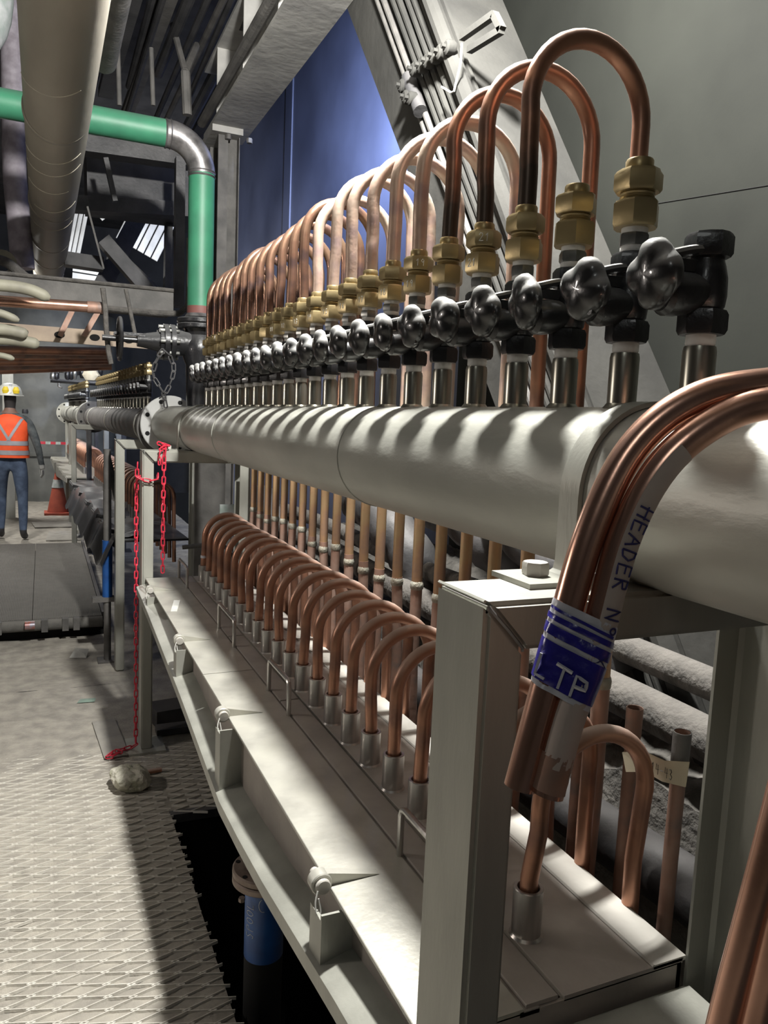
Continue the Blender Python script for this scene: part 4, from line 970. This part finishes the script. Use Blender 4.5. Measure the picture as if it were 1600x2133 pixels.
mb = MB(); mb.tube(loop_pts(), .0138, 10); mb.lathe([(.0228, 0), (.0228, .076)], 12, None, 1); far_loop = mb.mesh('far_loop', [MT['copper'], MT['sleeve']])
U2 = far_unit((.672, 4.72, 1.50), (.515, 9.1, 1.50), 'middle', MT['greysteel'], MT['frame'], False)
U3 = far_unit((.505, 9.2, 1.50), (.37, 13.3, 1.50), 'farthest', MT['header'], MT['frame'], False)
make_frame(4.80, 8.70, 'grey frame of worn posts under the middle header', MT['frame'], .395, .84, -.12, False)
make_frame(9.0, 12.9, 'frame with black near posts under the farthest header', MT['darksteel'], .44, .80, -.05)
t = thing('support_stand', 'pale slim stand with braces under the farthest header', 'frame', (.36, 11.4, 0), 0, 'support frames of the headers')
for x, y in ((0, 0), (0, 1.7), (.45, 0)): MB().bar((x, y, 0), (x, y, 1.38), .07, .07, .006).build('post', MT['frame'], t)
for z in (1.36, .62): MB().bar((0, 0, z), (.45, 0, z), .06, .06, .006).build('rail', MT['frame'], t)
MB().bar((0, 0, .62), (0, 1.7, .62), .06, .06, .006).build('rail', MT['frame'], t); MB().bar((0, 0, .62), (0, -1.5, .1), .05, .05).build('brace', MT['frame'], t)
for (M0, L, rz), word, m in ((U2, 'middle', MT['blackmetal']), (U3, 'farthest', MT['plate'])):
    t = thing('launder_trough', '%s trough under the %s header' % ('glossy black' if word == 'middle' else 'grey', word), 'trough', M0 @ V((-.26, .1, TZ - HZ - .0)), rz)
    mb = MB(); mb.box(0, .42, 0, L - .25, -.012, 0); mb.build('cover_plate', m, t, False)
    mb = MB(); mb.poly([(0, 0, -.012), (0, L - .25, -.012), (0, L - .25, -.06), (0, L * .5, -.16), (0, 0, -.06)], .01, (1, 0, 0)); mb.build('front_web', m, t, False)
    for k in range(5): y = .3 + k * .75; mb = MB(); mb.poly([(-.03, y, .0), (-.02, y, .03), (.09, y, .002)], .03, (0, 1, 0)); mb.build('hinge_lug', m, t)
    if word == 'middle':
        mb = MB(); random.seed(9)
        grid(mb, -.09, .22, .05, 3.4, 12, 70, lambda x, y: .012 + .03 * noise.noise((x * 9, y * 5, 7)) - max(0, -x) * 2.2 + .02 * math.sin(y * 11))
        o = mb.build('plastic_sheet', MT['blackmetal'], t)
p = M_ = atX(205, 1100, .47)
o = MB().tube([(0, 0, -.25), (0, 0, .12)], .055, 20).build('drain_pipe', MT['bluepaint']); o.location = p; tag(o, 'short blue drain pipe under the middle trough', 'pipe')
o = MB().tube([(0, 0, -.22), (0, 0, .1)], .08, 20).build('drain_pipe', MT['bluepaint']); o.location = (.52, 11.6, .42); tag(o, 'blue drain pipe under the farthest trough', 'pipe')

# ================================================================== GREEN PIPE, GATE VALVE
GY = 4.5
gp = [atY(px, py, GY) for px, py in ((420, 364), (417, 640))]
gx = (gp[0].x + gp[1].x) / 2; gr = .071
t = thing('green_pipe', 'green painted pipe with bare elbow turning down to a black valve', 'pipe', (gx, GY, 2.15))
zt = atY(260, 262, GY).z
zl = zt - 2.15
MB().lathe([(gr, 0), (gr, atY(420, 364, GY).z - 2.15)], 28).build('down_pipe', MT['green'], t)
ez = atY(420, 364, GY).z - 2.15; er = zl - ez
el = [(0, 0, ez)] + [(-er + er * math.cos(a), 0, ez + er * math.sin(a)) for a in [PI / 2 * k / 10 for k in range(11)]] + [(-er - .01, 0, zl)]
MB().tube(el, gr * 1.03, 28).build('elbow', MT['weldsteel'], t)
MB().tube([(-er - .01, 0, zl), (-1.9, 0, zl)], gr, 28).build('cross_pipe', MT['green'], t)
for Mx in (TR(0, 0, ez), TR(-er, 0, zl) @ ROTY(PI / 2)):
    for dz in (-.012, .012): MB().lathe([(gr, -.006), (gr * 1.09, 0), (gr, .006)], 28, Mx @ TR(0, 0, dz)).build('weld_ring', MT['weldsteel'], t)
mb = MB(); sheet = []
MB().lathe([(gr + .001, .0), (gr + .002, .02), (gr + .001, .04)], 28).build('red_primer_band', mat('red_primer', (.16, .06, .05)), t)
MB().lathe([(gr * .95, -.02), (gr * 1.2, -.02), (gr * 1.02, .0)], 28).build('neck', MT['weldsteel'], t)
t = thing('gate_valve', 'black gate valve with edge-on hand wheel below the green pipe', 'valve', (gx, GY, 1.98))
add_flange(t, TR(0, 0, .115), MT['blackmetal'], .125, 8, th=.026); add_flange(t, TR(0, 0, .085), MT['blackmetal'], .125, 8, th=.026)
mb = MB(); mb.lathe([(.09, .09), (.075, .05), (.10, .0), (.10, -.05), (.075, -.12), (.07, -.35)], 24)
mb.lathe([(.07, 0), (.075, .22)], 20, ROTY(-PI / 2)); mb.build('body', MT['blackmetal'], t)
mb = MB(); mb.lathe([(.10, .14), (.10, .165)], 24, ROTY(-PI / 2)); mb.lathe([(.10, .175), (.10, .20)], 24, ROTY(-PI / 2)); mb.lathe([(.06, .2), (.04, .3), (.035, .34)], 20, ROTY(-PI / 2)); mb.build('bonnet', MT['blackmetal'], t)
for k in range(8): q = 2 * PI * k / 8; MB().hexa(.12, .225, .011, .002, 0, ROTY(-PI / 2) @ TR(.085 * math.cos(q), .085 * math.sin(q), 0)).build('bolt', MT['chrome'], t)
mb = MB(); mb.box(-.46, -.3, -.035, -.02, .02, .035); mb.box(-.46, -.3, .02, .035, .02, .035); mb.tube([(-.3, 0, 0), (-.52, 0, 0)], .016, 12); mb.build('stem_yoke', MT['blackmetal'], t)
mb = MB(); cc = V((-.43, 0, 0)); ring = [cc + V((0, .11 * math.cos(2 * PI * k / 28), .11 * math.sin(2 * PI * k / 28))) for k in range(29)]
mb.tube(ring, .011, 10, caps=False)
for k in range(4): q = 2 * PI * k / 4 + .4; mb.tube([cc, cc + V((0, .11 * math.cos(q), .11 * math.sin(q)))], .008, 8)
mb.build('hand_wheel', MT['blackmetal'], t)
glink = link.mesh('grey_link', MT['darksteel'])
chain([(.62, 4.38, 1.62), (.60, 4.36, 1.70), (.55, 4.36, 1.80), (.60, 4.36, 1.92), (.66, 4.38, 1.84), (.63, 4.38, 1.72), (.58, 4.38, 1.66)], 'grey steel chain looped below the gate valve stem', glink, .042, 'steel_chain', 1.3)
o = MB().tube(smooth_path([atY(px, py, 4.55) for px, py in ((214, 600), (219, 640), (222, 690), (226, 730), (232, 758))], 5), .014, 8).build('hanging_rope', MT['dustpipe']); tag(o, 'dusty grey rope hanging from the cable tray', 'rope')
o = MB().tube(smooth_path([atY(px, py, 4.6) for px, py in ((262, 602), (272, 650), (282, 700))], 5), .011, 8).build('hanging_rope', MT['dustpipe']); tag(o, 'thinner dusty rope right of the cable tray strap', 'rope')

# ================================================================== OVERHEAD
t = thing('overhead_duct', 'big round beige duct running overhead at the left', 'duct', (.069, 2, 2.798))
MB().tube([(0, -3.5, 0), (0, 3, 0), (-.005, 5.8, 0)], .127, 48).build('shell', MT['duct'], t)
for y in (1.6, 3.1, 4.1, 4.8, 5.4): MB().lathe([(.126, -.02), (.130, -.014), (.1303, .014), (.126, .02)], 40, TR(-.004, y, 0) @ ROTX(PI / 2 + .02)).build('seam', MT['duct'], t)
random.seed(4)
for (y, q0, q1, sk) in ((-.15, 195, 250, .5), (-.05, 190, 225, .5), (.4, 185, 245, .6), (.45, 185, 240, .7), (1.2, 190, 300, .5), (2.0, 190, 320, .4), (2.2, 195, 325, .4), (2.5, 200, 300, .3), (2.9, 220, 330, .35), (3.4, 200, 330, .3)):
    MB().ribbon([V(((.1276) * math.cos(math.radians(q)), y - sk * .6 * (q - q0) / 180, (.1276) * math.sin(math.radians(q)))) for q in [q0 + (q1 - q0) * k / 14 for k in range(15)]], .0022).build('scratch', MT['scratch'], t)
o = MB().tube([(.30, -2, 3.25), (.29, 4.2, 3.27)], .06, 20).build('wrapped_pipe', MT['greysteel']); tag(o, 'grey wrapped pipe running overhead right of the beige duct', 'pipe')
pw = [atY(px, py, 4.3) for px, py in ((-60, 90), (4, 110), (30, 130))]
o = MB().tube(smooth_path([(-1.4, 4.95, 3.45), (-.7, 4.95, 3.48), (-.42, 4.95, 3.55), (-.30, 4.97, 3.7), (-.28, 5.0, 4.2)], 5), .17, 24).build('peeled_pipe', MT['whitepipe']); tag(o, 'peeled white and green pipe bend left of the duct', 'pipe')
o = MB().tube([atY(30, 360, 6.0) + V((0, 0, 1.8)), atY(30, 360, 6.0), atY(48, 560, 6.0)], .075, 16).build('pale_pipe', MT['lilac']); tag(o, 'pale pinkish upright pipe behind the duct end', 'pipe')
# roof conduits and cable ladders along the walkway
random.seed(8)
gc = 'dark conduits under the roof'
names = ['left of the row, against the wrapped pipe', 'second from the wrapped pipe', 'third from the wrapped pipe', 'broad one in the middle', 'just right of the broad middle one', 'beside the cable runs', 'left cable run', 'middle cable run', 'right cable run', 'nearest the girder flange', 'tight against the girder']
for k, (x, z, r, kind) in enumerate(((.42, 3.85, .03, 0), (.50, 3.75, .05, 1), (.60, 3.95, .03, 0), (.66, 3.9, .02, 0), (.75, 3.95, .045, 1), (.84, 3.9, .035, 0), (.92, 3.95, .022, 0), (.965, 3.95, .022, 0), (1.01, 3.95, .022, 0), (1.08, 3.85, .04, 0), (1.16, 3.9, .05, 1))):
    y0_ = 2.0 + random.uniform(-.4, .4); y1_ = 7.0 + random.uniform(-1, 1.5); dx = random.uniform(-.12, .12)
    mb = MB()
    if kind: mb.bar((x, y0_, z), (x + dx, y1_, z + .1), r * 2, r * 1.2)
    else: mb.tube([(x, y0_, z), (x + dx, y1_, z + .1)], r, 10)
    tag(mb.build('roof_conduit', MT['darksteel'] if k % 4 else MT['greysteel']), 'dusty roof conduit, ' + names[k], 'conduit', gc)
for k, (px, py, h, lab) in enumerate(((386, 150, 90, 'forked dusty hanger above the green elbow'), (315, 100, 120, 'thin dusty drop rod above the green pipe'), (245, 80, 140, 'dark drop rod beside the wrapped pipe'))):
    a, b = atY(px, py, 5.2), atY(px + 4, py + h, 5.2)
    mb = MB(); mb.tube([a, b], .03 if k == 0 else .014, 10)
    if k == 0: mb.tube([a, a + V((.12, .3, .3))], .025, 8); mb.tube([a, a + V((-.05, .2, .35))], .02, 8)
    tag(mb.build('roof_hanger', MT['greysteel']), lab, 'hanger')
# dark steelwork behind the green pipe
def beam(name, pts, Y, w, h, m, label, cat='beam', group='dark steelwork behind the green pipe'):
    a, b = [atY(px, py, Y) for px, py in pts]; c = (a + b) / 2
    o = MB().bar(a - c, b - c, w, h, 0, (0, 1, 0)).build(name, MT[m], None, False); o.location = c; return tag(o, label, cat, group)
beam('steel_beam', ((150, 300), (400, 335)), 5.6, .10, .14, 'darksteel', 'dark horizontal beam just under the green cross pipe')
beam('steel_duct', ((178, 364), (400, 395)), 6.2, .5, .36, 'darksteel', 'wide dark duct box behind the green cross pipe', 'duct')
beam('steel_beam', ((150, 425), (400, 440)), 6.0, .1, .12, 'darksteel', 'dark beam below the wide duct box')
beam('steel_beam', ((190, 640), (300, 430)), 7.0, .14, .2, 'darksteel', 'dark diagonal beam leaning right behind the duct end')
beam('steel_beam', ((215, 500), (345, 650)), 6.4, .10, .12, 'darksteel', 'dark diagonal pipe leaning left towards the tray end')
beam('steel_beam', ((235, 520), (330, 610)), 6.6, .06, .09, 'greysteel', 'grey strip beside the dark diagonal pipe')
beam('steel_beam', ((352, 430), (348, 620)), 6.3, .05, .10, 'darksteel', 'slim dark upright between green pipe and diagonals')
beam('steel_beam', ((375, 330), (372, 640)), 5.4, .06, .08, 'darksteel', 'dark upright directly left of the green down pipe')
beam('steel_beam', ((135, 540), (215, 552)), 6.8, .1, .16, 'darksteel', 'dark crossbeam behind the lower duct end')
beam('steel_beam', ((182, 430), (216, 560)), 5.6, .012, .012, 'greysteel', 'thin straight rod in front of the bright gaps')
beam('hanger_strap', ((220, 330), (240, 420)), 5.5, .03, .05, 'darksteel', 'dark strap hanging under the green cross pipe')
for px0, py0, px1, py1, w, lab in ((172, 430, 150, 540, .16, 'narrow bright sheet beside the duct end'), (330, 430, 285, 520, .55, 'broad bright corrugated sheet behind the diagonals'), (150, 590, 215, 600, .45, 'low bright sheet above the cable tray'), (215, 425, 232, 445, .3, 'small bright sheet under the dark beam')):
    a, b = atY(px0, py0, 10.2), atY(px1, py1, 10.2); c = (a + b) / 2; t = thing('roof_sheet', lab, 'sheet', c, 0, 'pale roof sheets')
    d = (b - a); n = max(3, int(w / .09)); pv = V((d.z, 0, -d.x)).normalized()
    for k in range(n):
        off = pv * (w * (k + .5) / n - w / 2); MB().bar(a - c + off, b - c + off, .03, w / n * .86, .01, pv).build('sheet_rib', MT['lightpanel'], t)
# cable tray with rounded end
t = thing('cable_tray', 'dusty grey cable tray with rounded end left of the green pipe', 'cable tray', (0, 5.0, 2.2))
mb = MB(); mb.box(-1.5, .74, -.05, .25, -.004, .0); mb.box(-1.5, .74, -.056, -.05, -.002, .12); mb.box(-1.5, .74, .25, .256, -.002, .12); mb.build('tray', MT['greysteel'], t, False)
mb = MB(); mb.tube(smooth_path([(-1.5, -.06, -.01), (.2, -.06, -.012), (.7, -.06, -.01), (.80, -.06, .02), (.83, -.06, .10), (.83, -.06, .45)], 6), .018, 10); mb.build('edge_hose', MT['dustpipe'], t)
mb = MB(); mb.tube([(-1.5, -.06, .125), (.74, -.06, .13)], .012, 8); mb.build('lip', MT['dustpipe'], t)
# beige slotted strut, copper run, hoses
t = thing('slotted_strut', 'beige slotted strut below the cable tray', 'strut', (0, 5.15, 2.03))
MB().box(-.4, .86, 0, .02, -.045, .045).build('strut', MT['beige'], t, False)
for k in range(6): MB().lathe([(.001, 0), (.02, 0), (.02, .003), (.001, .003)], 14, TR(-.3 + k * .2, -.001, 0) @ ROTX(PI / 2) @ Matrix.Scale(1.5, 4, (1, 0, 0))).build('slot', MT['pit'], t)
for k, (px0, px1, lab) in enumerate(((150, 125, 'left copper-brown brace crossing the beige strut'), (205, 175, 'right copper-brown brace crossing the beige strut'))):
    beam('strut_brace', ((px0, 648), (px1, 700)), 5.0, .03, .05, 'copper_dull', lab, 'brace', 'braces on the beige strut')
t = thing('copper_run', 'bright copper pipe running in from the left below the cable tray', 'copper tube', (0, 4.6, 2.145))
MB().tube([(-.8, 0, -.025), (.24, 0, 0)], .029, 18).build('pipe', MT['copper_new'], t); MB().tube([(.23, 0, 0), (.32, 0, .002)], .032, 18).build('end_coupling', MT['copper_dull'], t)
gh = 'cream hoses at the left'
for k, (pts, r, lab) in enumerate(((((-80, 590), (0, 594), (60, 603), (104, 622)), .03, 'top cream hose above the bright copper pipe'), (((-60, 640), (0, 652), (40, 668)), .02, 'short cream hose just below the bright copper pipe'), (((-80, 682), (0, 686), (30, 690), (58, 697)), .03, 'middle cream hose end at the left edge'), (((-80, 704), (0, 706), (50, 711), (82, 718)), .03, 'lower cream hose end at the left edge'), (((-60, 735), (0, 740), (30, 748)), .016, 'lowest thin cream hose at the left edge'))):
    q = smooth_path([atY(px, py, 4.4 + .05 * k) for px, py in pts], 6); o = MB().tube([p - q[0] for p in q], [r] * (len(q) - 2) + [r * .85, r * .4], 14).build('hose', MT['cream']); o.location = q[0]; tag(o, lab, 'hose', gh)
q = smooth_path([atY(px, py, 5.4) for px, py in ((-40, 535), (10, 545), (50, 575), (90, 605))], 6); o = MB().tube([p - q[0] for p in q], .03, 12).build('hose', MT['dustpipe']); o.location = q[0]; tag(o, 'dusty grey hose curving down to the cable tray', 'hose', gh)
q = atY(5, 550, 5.8); o = MB().lathe([(.05, -.02), (.09, -.02), (.09, .02), (.05, .02)], 20, ROTX(PI / 2), 0, True).build('hose_coil', MT['cream']); o.location = q; tag(o, 'pale hose coil at the left edge below the duct', 'hose')
gr_ = 'dark copper pipes running across under the strut'
for k in range(6):
    a, b = atY(-40, 728 + k * 9, 6.0 + .15 * k), atY(232, 733 + k * 6, 6.0 + .15 * k)
    o = MB().tube([(0, 0, 0), b - a], .03, 12).build('cross_copper_pipe', MT['copper'] if k % 3 != 1 else MT['copper_dull']); o.location = a; tag(o, 'dark copper pipe crossing under the strut, %s from the top' % ORD[k], 'copper tube', gr_)
# pale portal frame over the walkway and small fittings hanging there
t = thing('portal_frame', 'pale steel portal beam above the worker', 'frame', atY(0, 770, 12.0))
o_ = V(t.location)
MB().bar(atY(-60, 752, 12.0) - o_, atY(150, 765, 12.0) - o_, .12, .14).build('beam', MT['frame'], t)
MB().bar(atY(16, 765, 12.0) - o_, V((atY(16, 765, 12.0).x, 12.0, 0)) - o_, .14, .12).build('column', MT['frame'], t)
MB().bar(atY(75, 745, 12.0) - o_, atY(148, 752, 12.0) - o_, .1, .1).build('rail', MT['frame'], t)
t = thing('manifold_rack', 'black manifold rack of taps hanging over the far headers', 'manifold', atY(170, 790, 11.0)); o_ = V(t.location)
MB().tube([atY(105, 792, 11) - o_, atY(215, 800, 11) - o_], .03, 10).build('rail', MT['blackmetal'], t)
random.seed(2)
for k in range(14):
    px = 110 + k * 7.6; a = atY(px, 770 + random.uniform(-8, 14), 11) - o_
    MB().lathe([(.02, -.08), (.035, -.03), (.035, .03), (.015, .06)], 10, TR(*a)).build('tap', MT['blackmetal'] if k % 3 else MT['chrome'], t)
MB().tube([atY(122, 775, 11) - o_, atY(122, 805, 11) - o_, atY(130, 808, 11) - o_], .012, 8).build('drop_pipe', MT['chrome'], t)
p = atY(188, 792, 10.3); mb = MB(); mb.loft([(p - p, .06, .05), (V((.01, 0, .06)), .11, .07), (V((0, 0, .13)), .07, .06), (V((0, 0, .16)), .03, .03)], 9); o = mb.build('yellow_rag', MT['tapecream']); o.location = p; tag(o, 'cream rag bunched on the far header valves', 'rag')

# ---- traffic cone and barrier tape
p = atZ(118, 985, 0)
t = thing('traffic_cone', 'faded orange traffic cone beside the far stand', 'cone', (.20, 12.4, 0))
MB().lathe([(.15, .03), (.03, .66), (.0, .66)], 24).build('cone', MT['cone'], t); MB().box(-.19, .19, -.19, .19, 0, .035).build('base', MT['cone'], t); MB().lathe([(.085, .40), (.062, .52)], 24).build('pale_band', MT['whitepipe'], t)
t = thing('barrier_tape', 'red and white barrier tape strung behind the worker', 'tape', (-.1, 12.6, 1.05))
for k in range(8): MB().box(k * .07, k * .07 + .068, -.002, .002, -.02, .02).build('tape_length', MT['red'] if k % 2 else MT['whitepipe'], t, False)

# ================================================================== PERSON
PX, PY = -.345, 10.0
def skin_mesh(name, joints, edges, mats, sub=2):
    """joints: list of (co, radius); grown with a skin modifier and baked"""
    me = bpy.data.meshes.new(name); me.from_pydata([j[0] for j in joints], edges, [])
    o = bpy.data.objects.new(name, me); col.objects.link(o)
    m = o.modifiers.new('skin', 'SKIN'); m.use_smooth_shade = True
    for k, v in enumerate(me.skin_vertices[0].data): r = joints[k][1]; v.radius = r if isinstance(r, tuple) else (r, r); v.use_root = (k == 0)
    s = o.modifiers.new('sub', 'SUBSURF'); s.levels = sub; s.render_levels = sub
    dg = bpy.context.evaluated_depsgraph_get(); nm = bpy.data.meshes.new_from_object(o.evaluated_get(dg))
    bpy.data.objects.remove(o); nm.materials.clear()
    for m_ in mats: nm.materials.append(m_)
    nm.polygons.foreach_set('use_smooth', [True] * len(nm.polygons))
    return nm
t = thing('person', 'person in orange reflective vest, jeans and white helmet walking away', 'person', (PX, PY, 0), -.10)
J = [((0, 0, .98), (.15, .11)), ((0, .0, 1.12), (.14, .10)), ((0, .01, 1.30), (.165, .115)), ((0, .0, 1.44), (.13, .09)), ((0, .01, 1.53), (.058, .058)), ((0, .03, 1.60), (.065, .075)), ((0, .04, 1.68), (.076, .092)), ((0, .03, 1.755), (.06, .075)),
     ((.19, 0, 1.41), (.062, .062)), ((.265, -.02, 1.22), (.052, .052)), ((.30, -.02, 1.10), (.044, .044)), ((.325, .05, .92), (.034, .034)), ((.335, .08, .84), (.030, .036)),
     ((-.19, 0, 1.41), (.062, .062)), ((-.25, -.02, 1.22), (.052, .052)), ((-.27, .0, 1.10), (.044, .044)), ((-.26, .1, .93), (.034, .034)), ((-.26, .14, .85), (.03, .036)),
     ((.095, 0, .88), (.092, .095)), ((.11, -.01, .70), (.078, .085)), ((.125, .0, .50), (.056, .062)), ((.13, -.03, .30), (.052, .056)), ((.13, -.05, .11), (.04, .042)), ((.135, .02, .05), (.042, .04)), ((.14, .11, .04), (.04, .03)),
     ((-.095, 0, .88), (.092, .095)), ((-.12, .06, .70), (.078, .085)), ((-.125, .14, .50), (.056, .062)), ((-.125, .10, .30), (.052, .056)), ((-.125, .06, .12), (.04, .042)), ((-.13, .13, .06), (.042, .04)), ((-.14, .22, .05), (.04, .03))]
Ed = [(0, 1), (1, 2), (2, 3), (3, 4), (4, 5), (5, 6), (6, 7), (3, 8), (8, 9), (9, 10), (10, 11), (11, 12), (3, 13), (13, 14), (14, 15), (15, 16), (16, 17), (0, 18), (18, 19), (19, 20), (20, 21), (21, 22), (22, 23), (23, 24), (0, 25), (25, 26), (26, 27), (27, 28), (28, 29), (29, 30), (30, 31)]
nm = skin_mesh('body', J, Ed, [MT['skin'], MT['darkcloth'], MT['denim'], MT['boot'], MT['hair'], MT['glove']])
mi = []
for p in nm.polygons:
    c = p.center; k = 0
    if c.z < .14: k = 3
    elif abs(c.x) > .21 and c.z < .90: k = 5
    elif c.z < 1.03 and abs(c.x) < .235: k = 2
    elif c.z < 1.50: k = 1
    elif c.z > 1.56 and c.y < .06: k = 4
    mi.append(k)
nm.polygons.foreach_set('material_index', mi)
o = bpy.data.objects.new('body', nm); col.objects.link(o); o.parent = t
for sx, hx, hy in ((1, .337, .085), (-1, -.26, .145)):
    for k in range(4):
        bx = hx - .012 * sx + .004 * k * sx; by = hy - .028 + .018 * k; z = .815
        Ln = (.055, .07, .075, .066)[k]
        MB().tube([(bx, by, z + .02), (bx + .004 * sx, by + .004, z - Ln * .45), (bx - .006 * sx, by + .012, z - Ln * .8), (bx - .014 * sx, by + .018, z - Ln)], [.0095, .009, .008, .006], 8).build('finger', MT['glove'], t)
    MB().tube([(hx - .02 * sx, hy + .015, .85), (hx - .035 * sx, hy + .04, .82), (hx - .034 * sx, hy + .05, .79)], [.011, .01, .007], 8).build('thumb', MT['glove'], t)
# vest
rings = [((0, .0, .985), .205, .145), ((0, .0, 1.06), .200, .142), ((0, .0, 1.18), .190, .135), ((0, .005, 1.30), .200, .14), ((0, .0, 1.39), .205, .13), ((0, .0, 1.45), .165, .11), ((0, .01, 1.49), .095, .085)]
MB().loft(rings, 28, False, 0, 2.4).build('vest', MT['orange'], t)
def ring_at(z):
    for a, b in zip(rings[:-1], rings[1:]):
        if a[0][2] <= z <= b[0][2]:
            k = (z - a[0][2]) / (b[0][2] - a[0][2]); return V(a[0]).lerp(V(b[0]), k), a[1] + (b[1] - a[1]) * k, a[2] + (b[2] - a[2]) * k
for z in (1.045, 1.155):
    mb = MB(); mb.loft([(*[ring_at(zz)[0]], ring_at(zz)[1] + .004, ring_at(zz)[2] + .004) for zz in (z - .026, z, z + .026)], 28, False, 0, 2.4); mb.build('reflective_band', MT['reflect'], t)
def vest_pt(x, z, off=.005):
    c, rx, ry = ring_at(min(max(z, .99), 1.485)); k = max(0.0, 1 - (abs(x) / (rx + .001)) ** 2.4) ** (1 / 2.4); return V((x, c.y - ry * k - off, z))
for s in (-1, 1):       # crossed straps on the back
    mb = MB(); vs = []
    for k in range(13):
        u = k / 12; x = s * (.155 - .31 * u * .52); z = 1.45 - u * .28
        d = .026
        vs += [vest_pt(x - d * .7 * s, z + d * .5 - .0), vest_pt(x + d * .7 * s, z - d * .1 + .02)]
    mb.add(vs, [(2 * k, 2 * k + 1, 2 * k + 3, 2 * k + 2) for k in range(12)]); mb.build('reflective_strap', MT['reflect'], t)
# helmet
mb = MB(); prof = [(.135, 0), (.132, .02), (.125, .06), (.105, .10), (.07, .128), (.03, .138), (.0, .139)]
mb.lathe(prof, 28, TR(0, .03, 1.705) @ Matrix.Scale(1.18, 4, (0, 1, 0))); hm = mb.build('helmet', MT['helmet'], t)
MB().lathe([(.134, 0), (.150, -.004), (.150, .006), (.134, .012)], 28, TR(0, .035, 1.703) @ Matrix.Scale(1.2, 4, (0, 1, 0))).build('brim', MT['helmet'], hm)
for s in (-1, 1): MB().loft([((s * .055 + .03, -.115, 1.725), .03, .012), ((s * .055 + .03, -.125, 1.76), .036, .012), ((s * .055 + .03, -.11, 1.80), .02, .01)], 12).build('yellow_sticker', MT['yellow'], hm)
MB().bar((.02, -.12, 1.72), (.02, -.07, 1.83), .03, .012).build('lamp_clip', MT['reflect'], hm)
MB().lathe([(.03, -.02), (.035, 0), (.03, .03)], 14, TR(.16, .02, 1.52)).build('radio', MT['boot'], t)
